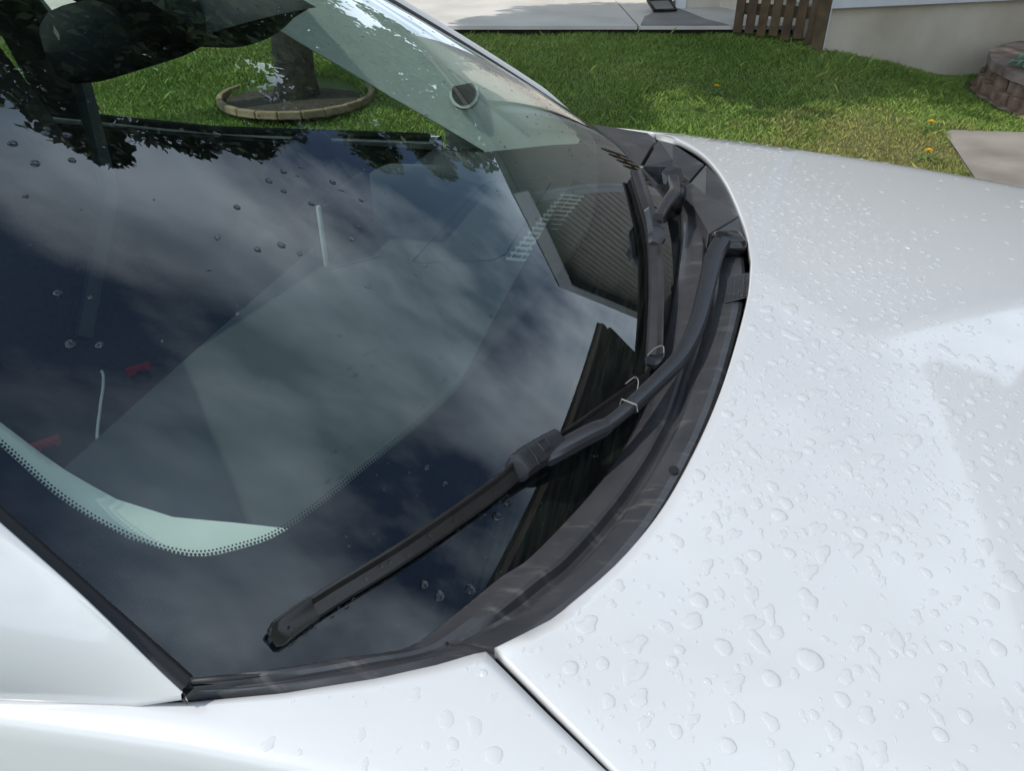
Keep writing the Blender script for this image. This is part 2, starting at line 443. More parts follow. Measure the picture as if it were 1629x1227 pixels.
def ss(t): t = max(0.0, min(1.0, t)); return t * t * (3 - 2 * t)
def L(X, Y, z=0.0):
    """lot frame (house and lawn) -> world"""
    return Vector((CAMP.x, CAMP.y, 0)) + RT * X + FH * Y + Vector((0, 0, z))

# ------------------------------------------------------------------ the lot
def lawn_z(X, Y):
    a = ss((Y - 4.2) / 3.2); b = ss((4.0 - X) / 1.7)
    return 0.34 * a * b + 0.012 * math.sin(1.7 * X + 0.6) * math.sin(1.3 * Y)
LOT0 = L(0, 0, 0)
xs = [-60, -40, -25, -15, -10] + list(np.arange(-8, 8.01, 0.25)) + [10, 15, 25, 40, 60]
ys = [-60, -40, -25, -15, -8, -4, 0] + list(np.arange(1, 12.01, 0.25)) + [15, 20, 30, 50, 80, 120]
v, f = grid([[(x, y, lawn_z(x, y) - (0.02 if y < 2 else 0)) for y in ys] for x in xs])
f = [q[::-1] for q in f]
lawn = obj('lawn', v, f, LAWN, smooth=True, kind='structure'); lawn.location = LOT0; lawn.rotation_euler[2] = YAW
v = [(-7, -2.2, 0.0), (3.6, -2.2, 0.0), (3.6, 1.25, 0.0), (-7, 1.25, 0.0)]
dr = MB().box((-1.7, 0.0, 0.0), (9.5, 3.4, 0.03)).build('driveway', ASPH, kind='structure')

# far concrete drive, its slab edge stands over the lawn
drv = thing('concrete_apron', None, None); del_keys = None
drv['kind'] = 'structure'
drv.location = LOT0; drv.rotation_euler[2] = YAW
b = MB()
for x0, x1 in ((-14, -5.2), (-5.19, -1.3), (-1.29, 1.07)):
    b.box(((x0 + x1) / 2, 10.87, 0.405), (x1 - x0 - 0.012, 7.4, 0.03))
b.build('slab', CONC, drv)
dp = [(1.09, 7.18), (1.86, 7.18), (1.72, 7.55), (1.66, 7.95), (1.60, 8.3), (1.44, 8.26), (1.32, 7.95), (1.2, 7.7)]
v = [(x, y, 0.4245) for x, y in dp]; obj('shadow_patch', v, [tuple(range(len(v)))], CONC_DARK, drv)  # cast shadow on the slab, painted as a flat darker patch
MB().box((1.79, 10.87, 0.405), (1.42, 7.4, 0.03)).build('slab', CONC, drv)
MB().box((-5.5, 7.27, 0.265), (16.9, 0.10, 0.245)).build('slab_base', SOIL, drv)

# concrete walk at the right
walk = thing('walk', None, None); walk['kind'] = 'structure'; walk.location = LOT0; walk.rotation_euler[2] = YAW
wp = [(2.89, 5.24), (2.60, 4.24), (2.35, 3.4), (4.6, 3.2), (4.9, 4.95)]
v = [(x, y, 0.055) for x, y in wp] + [(x, y, -0.08) for x, y in wp]
f = [(4, 3, 2, 1, 0)] + [(i, (i + 1) % 5, (i + 1) % 5 + 5, i + 5) for i in range(5)]
f = [q[::-1] if k else q[::-1] for k, q in enumerate(f)]
wo_ = obj('walk_slab', v, [f[0]] + [q[::-1] for q in f[1:]], WALK, walk)
bev = wo_.modifiers.new('bevel', 'BEVEL'); bev.width = 0.02; bev.segments = 2

# grass blades: one mass
NB = 300000
U = rng.random((NB * 2, 2)); Xs = -4.2 + 8.6 * U[:, 0]; Ys = 2.6 + 4.66 * U[:, 1] ** 0.9
def inside_walk(X, Y):
    x_l = np.interp(Y, [3.4, 4.24, 5.24], [2.35, 2.60, 2.89]); return (X > x_l - 0.01) & (Y < 5.25 - 0.12 * (X - 2.89))
wallY = 6.8 + (Xs - 2.53) * 0.307
keep = ~inside_walk(Xs, Ys) & ~((Xs > 2.5) & (Ys > wallY - 0.03)) & (((Xs - 5.15) ** 2 + (Ys - 5.95) ** 2) > 1.62 ** 2) & (((Xs + 1.52) ** 2 + (Ys - 5.7) ** 2) > 0.45 ** 2)
Xs, Ys = Xs[keep][:NB], Ys[keep][:NB]; n = len(Xs)
a_ = np.clip((Ys - 4.2) / 3.2, 0, 1); a_ = a_ * a_ * (3 - 2 * a_)
b_ = np.clip((4.0 - Xs) / 1.7, 0, 1); b_ = b_ * b_ * (3 - 2 * b_)
Zs = 0.34 * a_ * b_ + 0.012 * np.sin(1.7 * Xs + 0.6) * np.sin(1.3 * Ys)
clump = 0.5 + 0.5 * np.sin(Xs * 5.1 + 2 * np.sin(Ys * 3.3)) * np.sin(Ys * 6.3 + 1.5 * np.sin(Xs * 4.1))
H = (0.014 + 0.022 * rng.random(n)) * (0.65 + 0.7 * clump) * np.where(rng.random(n) < 0.004, 2.6, 1)
dry = np.exp(-(((Xs - 2.35) / 0.55) ** 2 + ((Ys - 4.85) / 0.35) ** 2)); H *= 1 - 0.5 * dry
ang = rng.random(n) * 2 * np.pi; wd = 0.0014 + 0.0014 * rng.random(n)
lx, ly = rng.normal(0, 0.55, n) * H, rng.normal(0, 0.55, n) * H
ca, sa = np.cos(ang) * wd, np.sin(ang) * wd
V = np.zeros((n, 4, 3), np.float32)
V[:, 0] = np.stack([Xs - ca, Ys - sa, Zs - 0.005], -1); V[:, 1] = np.stack([Xs + ca, Ys + sa, Zs - 0.005], -1)
V[:, 2] = np.stack([Xs + ca * 0.7 + lx * 0.45, Ys + sa * 0.7 + ly * 0.45, Zs + H * 0.62], -1)
V[:, 3] = np.stack([Xs + lx, Ys + ly, Zs + H], -1)
me = bpy.data.meshes.new('grass')
me.vertices.add(n * 4); me.vertices.foreach_set('co', V.reshape(-1))
idx = (np.arange(n) * 4)[:, None] + np.array([0, 1, 2, 0, 2, 3])[None]
me.loops.add(n * 6); me.loops.foreach_set('vertex_index', idx.reshape(-1).astype(np.int32))
me.polygons.add(n * 2); me.polygons.foreach_set('loop_start', (np.arange(n * 2) * 3).astype(np.int32))
me.update(calc_edges=True)
ta = me.attributes.new('tint', 'FLOAT_COLOR', 'POINT')
tv = np.ones((n, 4, 4), np.float32); g_ = (0.6 + 0.8 * rng.random(n)); tv[:, :, 0] = (g_ * (0.85 + 0.35 * rng.random(n)))[:, None]; tv[:, :, 1] = g_[:, None]; tv[:, :, 2] = (g_ * 0.9)[:, None]
ta.data.foreach_set('color', tv.reshape(-1))
me.materials.append(BLADES)
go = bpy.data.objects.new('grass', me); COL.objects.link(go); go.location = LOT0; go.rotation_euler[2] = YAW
tag(go, 'short mown green grass covering the sloping lawn', 'grass', kind='stuff')

# dandelions
for (X, Y), lab in (((1.45, 5.75), 'lone yellow dandelion out in the middle of the lawn'),
                    ((2.74, 5.18), 'larger yellow dandelion at the top corner of the concrete walk'),
                    ((2.50, 4.66), 'yellow dandelion low beside the left edge of the concrete walk')):
    z = lawn_z(X, Y)
    d = thing('dandelion', lab, 'flower', L(X, Y, z), 0, 'dandelions in the lawn')
    MB().tube([(0, 0, 0), (0.004, 0.002, 0.03), (0.002, 0, 0.062)], 0.0025, 6).build('stem', STEM, d)
    b = MB()
    for k in range(26):
        a = k * 2.399; r = 0.008 + 0.017 * (k / 26)
        c, s_ = math.cos(a), math.sin(a); h = 0.068 + 0.012 * (1 - k / 26)
        b.add([(0.002, 0, 0.064), (c * r - s_ * 0.004, s_ * r + c * 0.004, h), (c * r * 1.25, s_ * r * 1.25, h - 0.002), (c * r + s_ * 0.004, s_ * r - c * 0.004, h)], [(0, 1, 2, 3)])
    b.build('flower_head', YELLOW, d)
    b = MB()
    for k in range(5):
        a = k * 1.3 + X; c, s_ = math.cos(a), math.sin(a)
        b.add([(0, 0, 0.004), (c * 0.05 - s_ * 0.012, s_ * 0.05 + c * 0.012, 0.03), (c * 0.11, s_ * 0.11, 0.022), (c * 0.05 + s_ * 0.012, s_ * 0.05 - c * 0.012, 0.03)], [(0, 1, 2, 3)])
    b.build('leaf_rosette', STEM, d)

# ---------------------------------------------------------------- house with the gable
WDIR = Vector((0.956, 0.293, 0)); WN = Vector((0.293, -0.956, 0))      # along the wall, outward
house = thing('house', 'taupe sided gabled house on a tall stained concrete foundation beside the lawn', 'house', LOT0, YAW)
P0 = Vector((2.53, 6.8, 0))
def HW(s, out, z): return P0 + WDIR * s + WN * out + Vector((0, 0, z))
def hbox(s0, s1, o0, o1, z0, z1):
    v = [HW(s, o, z) for s in (s0, s1) for o in (o0, o1) for z in (z0, z1)]
    return v, [(0, 1, 3, 2), (4, 6, 7, 5), (0, 4, 5, 1), (2, 3, 7, 6), (0, 2, 6, 4), (1, 5, 7, 3)]
W1 = 5.2
MB().add(*hbox(0.0, W1, -7, 0.0, -0.6, 0.60)).build('foundation_wall', FOUND, house)
MB().add(*hbox(-0.03, W1, -7, 0.045, 0.603, 0.70)).build('sill_board', WHITE, house)
RID, ZR, ML, MR = 1.72, 4.72, 0.60, 0.45
def roof_z(s): return ZR - (RID - s) * ML if s < RID else ZR - (s - RID) * MR
b = MB(); z = 0.70
while z < ZR - 0.05:
    z1 = min(z + 0.115, ZR - 0.02)
    s0 = max(0.0, RID - (ZR - z1) / ML); s1 = min(W1, RID + (ZR - z1) / MR)
    b.add([HW(s0, 0.028, z), HW(s1, 0.028, z), HW(s1, 0.008, z1), HW(s0, 0.008, z1), HW(s0, 0.005, z), HW(s1, 0.005, z)], [(0, 1, 2, 3), (4, 5, 1, 0)])
    z = z1
b.build('lap_siding', SIDING, house, kind='stuff')
gv = [HW(0, 0, .7), HW(W1, 0, .7), HW(W1, 0, roof_z(W1)), HW(RID, 0, ZR), HW(0, 0, roof_z(0))]
gb = [HW(0, -7, .7), HW(W1, -7, .7), HW(W1, -7, roof_z(W1)), HW(RID, -7, ZR), HW(0, -7, roof_z(0))]
obj('gable_wall', gv + gb, [(0, 1, 2, 3, 4), (9, 8, 7, 6, 5), (0, 4, 9, 5), (1, 6, 7, 2)], SIDING, house)
for sa, sb in ((-0.35, RID), (RID, W1 + 0.35)):
    za, zb = roof_z(sa), roof_z(sb)
    v = [HW(sa, 0.30, za + .03), HW(sb, 0.30, zb + .03), HW(sb, -7.2, zb + .03), HW(sa, -7.2, za + .03), HW(sa, 0.30, za + .13), HW(sb, 0.30, zb + .13), HW(sb, -7.2, zb + .13), HW(sa, -7.2, za + .13)]
    obj('roof_slope', v, [(0, 3, 2, 1), (4, 5, 6, 7), (0, 1, 5, 4), (2, 3, 7, 6), (0, 4, 7, 3), (1, 2, 6, 5)], SHINGLE, house)
    v = [HW(sa, 0.33, za - .14), HW(sb, 0.33, zb - .14), HW(sb, 0.303, zb - .14), HW(sa, 0.303, za - .14), HW(sa, 0.33, za + .10), HW(sb, 0.33, zb + .10), HW(sb, 0.303, zb + .10), HW(sa, 0.303, za + .10)]
    obj('rake_board', v, [(0, 3, 2, 1), (4, 5, 6, 7), (0, 1, 5, 4), (2, 3, 7, 6), (0, 4, 7, 3), (1, 2, 6, 5)], WHITE, house)
MB().add(*hbox(-0.01, 0.09, 0.03, 0.055, 0.70, roof_z(0) - 0.1)).build('corner_board', WHITE, house)
MB().add(*hbox(-0.060, -0.018, 0.02, 0.055, 0.28, roof_z(0))).build('downspout', WHITE, house)

# ---------------------------------------------------------------- brown wing in front of the car (seen mirrored in the glass)
E0, E1 = Vector((5.41, 7.23, 0)), Vector((3.15, -1.2, 0))
ed = (E1 - E0).normalized(); eo = Vector((ed.y, -ed.x, 0))            # eo points to the car
if eo.x > 0: eo = -eo
wing = thing('garage_wing', 'dark brown two storey wing with overhanging eave and gutter facing the car', 'building', LOT0, YAW)
def WG(t, out, z): return E0.lerp(E1, t) + eo * out + Vector((0, 0, z))
def wbox(t0, t1, o0, o1, z0, z1):
    v = [WG(t, o, z) for t in (t0, t1) for o in (o0, o1) for z in (z0, z1)]
    return v, [(0, 1, 3, 2), (4, 6, 7, 5), (0, 4, 5, 1), (2, 3, 7, 6), (0, 2, 6, 4), (1, 5, 7, 3)]
MB().add(*wbox(0.05, 1, -6.0, -0.75, -0.3, 4.92)).build('wall', BROWNS, wing)
MB().add(*wbox(0.0, 1, -0.80, -0.05, 4.90, 4.96)).build('soffit', BROWNS, wing)
b = MB()
prof = [(0.0, 0.0), (0.0, 0.13), (-0.012, 0.13), (-0.012, 0.012), (-0.09, 0.012), (-0.10, 0.07), (-0.12, 0.10), (-0.13, 0.10), (-0.108, 0.065), (-0.10, 0.0)]
ring = []
for t in (0.0, 1.0):
    ring.append([WG(t, -0.05 - a, 4.97 + bb) for a, bb in prof])
k = len(prof); b.add(ring[0] + ring[1], [(j, (j + 1) % k, (j + 1) % k + k, j + k) for j in range(k)] + [tuple(range(k)), tuple(range(k, 2 * k))[::-1]])
b.build('gutter', BROWN, wing)
v = [WG(0, -0.06, 5.0), WG(1, -0.06, 5.0), WG(1, -3.2, 6.5), WG(0, -3.2, 6.5), WG(1, -6.3, 5.0), WG(0, -6.3, 5.0)]
obj('roof', v, [(0, 1, 2, 3), (3, 2, 4, 5), (0, 3, 5), (1, 4, 2)], SHINGLE, wing)
for t in (0.22, 0.5, 0.78):
    w = MB().add(*wbox(t - 0.05, t + 0.05, -0.752, -0.71, 2.6, 4.0)).build('window', WHITE, wing)
    MB().add(*wbox(t - 0.042, t + 0.042, -0.72, -0.705, 2.68, 3.92)).build('pane', CAP, w)
gd = MB().add(*wbox(0.35, 0.72, -0.755, -0.72, 0.0, 2.2)).build('garage_door', BROWN, wing)

# ---------------------------------------------------------------- small beige building beyond the slab
shed = thing('shed', 'beige sided building with white corner trim beyond the concrete slab', 'shed', L(-0.17, -0.40, 0), YAW)
b = MB()
for k in range(18):
    z0 = 0.42 + k * 0.135; z1 = z0 + 0.135
    b.add([(1.86, 8.69, z0), (5.0, 9.62, z0), (5.0, 9.645, z1), (1.86, 8.715, z1), (1.86, 8.72, z0), (5.0, 9.65, z0)], [(0, 1, 2, 3), (4, 5, 1, 0)])
b.build('lap_siding', BEIGE, shed, kind='stuff')
MB().add([(1.80, 8.72, .38), (5.0, 9.66, .38), (5.0, 12, .38), (1.80, 12, .38), (1.80, 8.72, 2.9), (5.0, 9.66, 2.9), (5.0, 12, 2.9), (1.80, 12, 2.9)], [(0, 1, 5, 4), (1, 2, 6, 5), (2, 3, 7, 6), (3, 0, 4, 7), (4, 5, 6, 7)]).build('wall', BEIGE, shed)
MB().box((1.79, 8.68, 1.65), (0.11, 0.06, 2.5), rz=0.28).build('corner_trim', WHITE, shed)
MB().add([(1.4, 8.3, 2.88), (5.3, 9.4, 2.88), (5.3, 12.3, 3.6), (1.4, 12.3, 3.6), (1.4, 8.3, 2.98), (5.3, 9.4, 2.98), (5.3, 12.3, 3.7), (1.4, 12.3, 3.7)], [(0, 3, 2, 1), (4, 5, 6, 7), (0, 1, 5, 4), (2, 3, 7, 6), (0, 4, 7, 3), (1, 2, 6, 5)]).build('roof', SHINGLE, shed)
post = MB().box((0, 0, 1.2), (0.075, 0.075, 2.4)); post.box((0, 0, 0.03), (0.11, 0.11, 0.06)); post.box((0, 0, 2.42), (0.1, 0.1, 0.05))
po = post.build('wooden_post', WOOD, label='brown wooden post standing left of the white corner trim', cat='post'); po.location = L(1.50, 8.28, 0.4215); po.rotation_euler[2] = YAW
pn = thing('framed_panel', 'small dark framed grey panel propped on the far concrete', 'panel', L(1.40, 8.0, 0.445), YAW + 0.3)
b = MB()
for c, d in (((0, -.075, .0), (.24, .02, .02)), ((0, .075, .07), (.24, .02, .02)), ((-.11, 0, .035), (.02, .17, .02)), ((.11, 0, .035), (.02, .17, .02))):
    b.box(c, d, rx=0.42)
b.build('frame', CAP, pn); MB().box((0, 0, .032), (.21, .15, .008), rx=0.42).build('sheet', CONC_DARK, pn)

# ---------------------------------------------------------------- picket fence end
FA, FB = Vector((1.90, 7.10, 0)), Vector((2.42, 6.80, 0))
fence = thing('picket_fence', 'weathered brown picket fence end between slab and house corner', 'fence', LOT0, YAW)
fd = (FB - FA).normalized(); fa = math.atan2(fd.y, fd.x)
npk = 7
for k in range(npk):
    p = FA.lerp(FB, k / (npk - 1)); zb = lawn_z(p.x, p.y) + 0.05 + 0.02 * math.sin(k * 3)
    b = MB()
    w = 0.036
    outl = [(-w, 0), (w, 0), (w, 0.95), (0, 1.02), (-w, 0.95)]
    q = [p + fd * a + Vector((0, 0, zb + h)) + Vector((fd.y, -fd.x, 0)) * o for o in (0.009, -0.009) for a, h in outl]
    b.add(q, [(0, 1, 2, 3, 4), (9, 8, 7, 6, 5)] + [(i, i + 5, (i + 1) % 5 + 5, (i + 1) % 5) for i in range(5)])
    b.build('picket', WOOD, fence)
for z in (0.24, 0.80):
    c = (FA + FB) / 2 + Vector((-fd.y, fd.x, 0)) * 0.03
    MB().box((c.x, c.y, lawn_z(c.x, c.y) + z), ((FB - FA).length + 0.06, 0.035, 0.085), rz=fa).build('rail', WOOD, fence)
p = FB + fd * 0.07 - Vector((-fd.y, fd.x, 0)) * 0.0
MB().box((p.x, p.y, 0.7), (0.09, 0.09, 1.15), rz=fa).build('post', WOOD, fence)

# ---------------------------------------------------------------- round block planter
PC = Vector((5.27, 5.97, 0)); PR = 1.56
planter = thing('planter', 'curved retaining wall planter of rough tan and brown blocks with cap stones', 'planter', LOT0, YAW)
def ring_block(r0, r1, a0, a1, z0, z1, jit):
    n_ = 3; v = []
    for i in range(n_ + 1):
        a = a0 + (a1 - a0) * i / n_
        ro = r1 + (jit * (0.5 if 0 < i < n_ else -0.3))
        for r in (r0, ro):
            for z in (z0, z1):
                v.append((PC.x + r * math.cos(a), PC.y + r * math.sin(a), z))
    f = []
    for i in range(n_):
        o = i * 4
        f += [(o + 2, o + 6, o + 7, o + 3), (o, o + 1, o + 5, o + 4), (o + 1, o + 3, o + 7, o + 5), (o, o + 4, o + 6, o + 2)]
    f += [(0, 2, 3, 1), (n_ * 4, n_ * 4 + 1, n_ * 4 + 3, n_ * 4 + 2)]
    return v, f
A0, A1 = R(120), R(262)
for c in range(3):
    na = 13; off = (c % 2) * 0.5
    for k in range(na):
        a0 = A0 + (A1 - A0) * (k + off) / na; a1 = A0 + (A1 - A0) * (k + 1 + off) / na
        rr = PR + (2 - c) * 0.045
        o = MB().add(*ring_block(PR - 0.2, rr, a0 + 0.004, a1 - 0.004, -0.04 + c * 0.083, 0.040 + c * 0.083, 0.02 + 0.05 * random.random())).build('block', STONE[random.randrange(3)], planter)
for k in range(8):
    a0 = A0 + (A1 - A0) * k / 8; a1 = A0 + (A1 - A0) * (k + 1) / 8
    o = MB().add(*ring_block(PR - 0.27, PR + 0.03, a0 + 0.004, a1 - 0.004, 0.212, 0.275 + 0.006 * random.random(), 0.01)).build('cap_stone', CAPST, planter)
sv = [(PC.x, PC.y, 0.24)] + [(PC.x + (PR - 0.2) * math.cos(a), PC.y + (PR - 0.2) * math.sin(a), 0.225) for a in np.linspace(A0, A1, 24)]
obj('soil', sv, [(0, i, i + 1) for i in range(1, 24)], SOIL, planter)
pl = thing('rosette_plant', 'grey green leafy plant growing in the block planter', 'plant', L(3.93, 6.02, 0.24), 0)
for k in range(34):
    a = k * 2.399; r = 0.05 + 0.19 * math.sqrt(k / 34); h = 0.17 - 0.11 * (k / 34) + 0.02 * math.sin(k * 5)
    c, s_ = math.cos(a), math.sin(a); w = 0.045 + 0.02 * math.sin(k * 3)
    q = [(c * r * .25, s_ * r * .25, h * .4), (c * r * .7 - s_ * w, s_ * r * .7 + c * w, h + .02), (c * r * 1.05 - s_ * w * .5, s_ * r * 1.05 + c * w * .5, h + .035), (c * r * 1.2, s_ * r * 1.2, h), (c * r * 1.05 + s_ * w * .5, s_ * r * 1.05 - c * w * .5, h + .035), (c * r * .7 + s_ * w, s_ * r * .7 - c * w, h + .02), (c * r * .7, s_ * r * .7, h - .01)]
    obj('leaf', q, [(0, 6, 1), (6, 2, 1), (6, 3, 2), (6, 4, 3), (6, 5, 4), (0, 5, 6)], SUCC, pl)

# ---------------------------------------------------------------- trees
def tree(X, Y, hgt, rad, trunk, zc, label, nleaf=16000, leaf=0.075, seed=1, ratio=1.0, lean=(0, 0)):
    g = np.random.default_rng(seed)
    root = thing('tree', label, 'tree', L(X, Y, lawn_z(X, Y)), YAW, 'trees around the lot')
    b = MB()
    pts = [(0, 0, -0.05), (0.01, 0, 0.15), (0.02, 0.01, 0.9), (lean[0] * .3, lean[1] * .3, zc * 0.55), (lean[0] * .7, lean[1] * .7, zc), (lean[0], lean[1], hgt * 0.9)]
    b.tube(pts, [trunk * 1.5, trunk * 1.08, trunk, trunk * .8, trunk * .55, trunk * .1], 12)
    b.build('trunk', BARK, root, smooth=True)
    cl = []; bl = MB(); nb = 26
    for k in range(nb):
        a = k * 2.399 + g.random(); zz = zc * 0.5 + (hgt - zc * 0.5) * (0.12 + 0.82 * (k + g.random()) / nb)
        rr = rad * math.sqrt(max(0.05, 1 - ((zz - zc) / (hgt - zc + 0.2) if zz > zc else (zc - zz) / (zc * 0.62)) ** 2)) * (0.7 + 0.4 * g.random())
        e = Vector((lean[0] * zz / hgt + rr * math.cos(a), lean[1] * zz / hgt + rr * math.sin(a), zz))
        st = Vector((lean[0] * .6 * zz / hgt, lean[1] * .6 * zz / hgt, max(zc * 0.42, zz - rr * 0.55)))
        md = st.lerp(e, 0.55) + Vector((0, 0, 0.12 * rr))
        bl.tube([st, md, e], [trunk * .3, trunk * .18, 0.012], 6)
        for q in (0.45, 0.7, 0.88, 1.0):
            c = st.lerp(md, q / 0.55) if q < 0.55 else md.lerp(e, (q - 0.55) / 0.45)
            cl.append((c, 0.34 * rad * (0.55 + 0.6 * g.random()) * (0.7 if q > .95 else 1)))
    bl.build('limbs', BARK, root, smooth=True)
    per = nleaf // len(cl); vs_ = []
    for c, r in cl:
        d = g.normal(0, 1, (per, 3)); d /= np.linalg.norm(d, axis=1)[:, None]
        vs_.append(np.array(c)[None] + d * (r * g.random(per) ** 0.45)[:, None] * np.array([1, 1, 0.75]))
    Cn = np.concatenate(vs_); n_ = len(Cn)
    u = g.normal(0, 1, (n_, 3)); u /= np.linalg.norm(u, axis=1)[:, None]
    w = np.cross(u, g.normal(0, 1, (n_, 3))); w /= np.linalg.norm(w, axis=1)[:, None]
    s_ = (leaf * (0.6 + 0.8 * g.random(n_)))[:, None]
    VV = np.stack([Cn - u * s_, Cn + w * s_ * .5, Cn + u * s_, Cn - w * s_ * .5], 1).reshape(-1, 3)
    me = bpy.data.meshes.new('crown'); me.vertices.add(n_ * 4); me.vertices.foreach_set('co', VV.astype(np.float32).reshape(-1))
    me.loops.add(n_ * 4); me.loops.foreach_set('vertex_index', np.arange(n_ * 4, dtype=np.int32))
    me.polygons.add(n_); me.polygons.foreach_set('loop_start', (np.arange(n_) * 4).astype(np.int32))
    me.update(calc_edges=True); me.materials.append(LEAF)
    o = bpy.data.objects.new('crown', me); COL.objects.link(o); o.parent = root
    return root
tree(-1.52, 5.7, 7.3, 1.9, 0.13, 4.7, 'tree rising from the round stone edged bed, seen through the side window', 46000, 0.065, 3, lean=(0.2, 0.3))
tree(2.0, 14.6, 9.8, 2.6, 0.2, 6.2, 'tall leafy tree behind the beige building', 26000, 0.11, 5)
tree(-7.5, 12.5, 12.5, 3.6, 0.25, 7.0, 'broad tree beyond the drive at the far left of the lawn', 14000, 0.14, 8)
tree(-3.4, 13.0, 12.0, 3.2, 0.22, 7.2, 'tall tree past the slab, behind the edged bed tree', 14000, 0.13, 11)
tree(-3.5, 4.8, 8.6, 1.25, 0.12, 5.7, 'slim tree added out of view at the left to shade the upper lawn', 24000, 0.075, 17)  # unseen tree, added so that its crown shades the upper lawn
ringr = thing('tree_ring', 'low round edging of tan stones circling the tree trunk', 'edging', L(-1.52, 5.7, lawn_z(-1.52, 5.7)), YAW)
for k in range(22):
    a = 2 * math.pi * k / 22; r = 0.52
    b = MB().rbox((r * math.cos(a), r * math.sin(a), 0.03 + 0.045 * (0.2 * math.sin(a))), (0.04, 0.15, 0.05), 0.012, rz=a)
    b.build('stone', EDGING, ringr)
sv = [(0, 0, 0.05)] + [(0.49 * math.cos(a), 0.49 * math.sin(a), 0.02) for a in np.linspace(0, 2 * math.pi, 24, endpoint=False)]
obj('soil', sv, [(0, i, i % 24 + 1) for i in range(1, 25)], SOIL, ringr)

# ------------------------------------------------------------------ the car
car = thing('car', 'white car with wet hood, black wipers and raindrops, parked beside the lawn', 'car', (0, 0, 0))
def Wz(x, y):
    q = .27 * y ** 2 + .33 * y ** 4; u0 = .265 - x; u = u0 - q * (1 - .15 * min(max(u0, 0), 2))
    return .985 + .54 * u - .06 * max(u, 0) ** 2
def Sz(x, y):
    d = x - .25; e = max(abs(y) - .6, 0)
    return 1.025 - .05 * d - .06 * d * d - .055 * y ** 2 - .9 * e ** 2
def nrm(fn, x, y, e=1e-3):
    return Vector((-(fn(x + e, y) - fn(x - e, y)) / 2 / e, -(fn(x, y + e) - fn(x, y - e)) / 2 / e, 1)).normalized()
GBY = [0, .1, .169, .277, .353, .444, .537, .572, .615, .649, .672, .702, .7265]
GBX = [.264, .2635, .262, .254, .245, .221, .184, .163, .139, .117, .085, .042, .002]
HRY = [0, .122, .317, .465, .551, .613, .633, .653]
HRX = [.357, .350, .324, .291, .259, .222, .204, .183]
def crv(y, ys_, xs_):
    """smooth even curve through the measured points"""
    return _sp(abs(y), ys_, xs_)
_cache = {}
def _sp(y, ys_, xs_):
    key = id(ys_)
    if key not in _cache:
        pts = smooth_path([(a, b, 0) for a, b in zip(ys_, xs_)], 400)
        _cache[key] = (np.array([p.x for p in pts]), np.array([p.y for p in pts]))
    return float(np.interp(y, *_cache[key]))
def gb(y): return crv(y, GBY, GBX)
def hr(y): return crv(y, HRY, HRX)
def ye(x): return .7265 + .23 * (x - .002)
def xtop(t): return -.66 - .08 * t * t

# windshield
NT, NS = 96, 60
Pw = []
for i in range(NS + 1):
    s = i / NS; row = []
    for j in range(NT + 1):
        t = -1 + 2 * j / NT
        x1 = .002 + (xtop(1) - .002) * s
        y = t * ye(x1); x = gb(t * .7265) * (1 - s) + xtop(t) * s
        row.append((x, y, Wz(x, y)))
    Pw.append(row)
v, f = grid(Pw)
f = [q[::-1] for q in f]
ws = obj('windshield', v, f, GLASS, car, smooth=True)

# frit: black band printed on the inside of the glass
FI = [(.143, 0), (.142, -.036), (.128, -.181), (.105, -.329), (.079, -.449), (.042, -.555), (.016, -.615), (-.005, -.642), (-.03, -.662), (-.067, -.671)]
FI2 = [(-.067, -.671), (-.109, -.670), (-.156, -.659), (-.30, -.622), (-.50, -.573), (-.62, -.545), (-.655, -.52)]
FI3 = [(-.655, -.52), (-.635, -.4), (-.60, -.2), (-.58, -.12), (-.575, 0)]
def resample(pts, n_):
    P = np.array([(p[0], p[1]) for p in smooth_path([(a, b, 0) for a, b in pts], 300)])
    d = np.r_[0, np.cumsum(np.linalg.norm(np.diff(P, axis=0), axis=1))]
    u = np.linspace(0, d[-1], n_); return np.stack([np.interp(u, d, P[:, 0]), np.interp(u, d, P[:, 1])], -1), d[-1]
OUT1 = [(gb(y), -y) for y in np.linspace(0, .7265, 40)]
OUT2 = [(x, -ye(x)) for x in np.linspace(.002, xtop(1), 30)]
OUT3 = [(xtop(t), -t * ye(xtop(1))) for t in np.linspace(1, 0, 20)]
inn = np.concatenate([resample(FI, 80)[0], resample(FI2, 50)[0][1:], resample(FI3, 30)[0][1:]])
outp = np.concatenate([resample(OUT1, 80)[0], resample(OUT2, 50)[0][1:], resample(OUT3, 30)[0][1:]])
loop_i = np.concatenate([inn, (inn * [1, -1])[::-1][1:-1]]); loop_o = np.concatenate([outp, (outp * [1, -1])[::-1][1:-1]])
m_ = len(loop_i); P = []
for k in range(9):
    q = loop_i + (loop_o - loop_i) * k / 8
    P.append([(a, b, Wz(a, b) - .0045) for a, b in q] + [(q[0][0], q[0][1], Wz(*q[0]) - .0045)])
v, f = grid(P)
obj('frit_band', v, f, FRIT, ws, smooth=True)
b = MB()
allp = np.concatenate([inn[:150], ]); pts, Ltot = resample(FI + FI2[1:], 2)
pp = [Vector((a, c, 0)) for a, c in resample(FI + FI2[1:-1], int(1.35 / .0027))[0]]
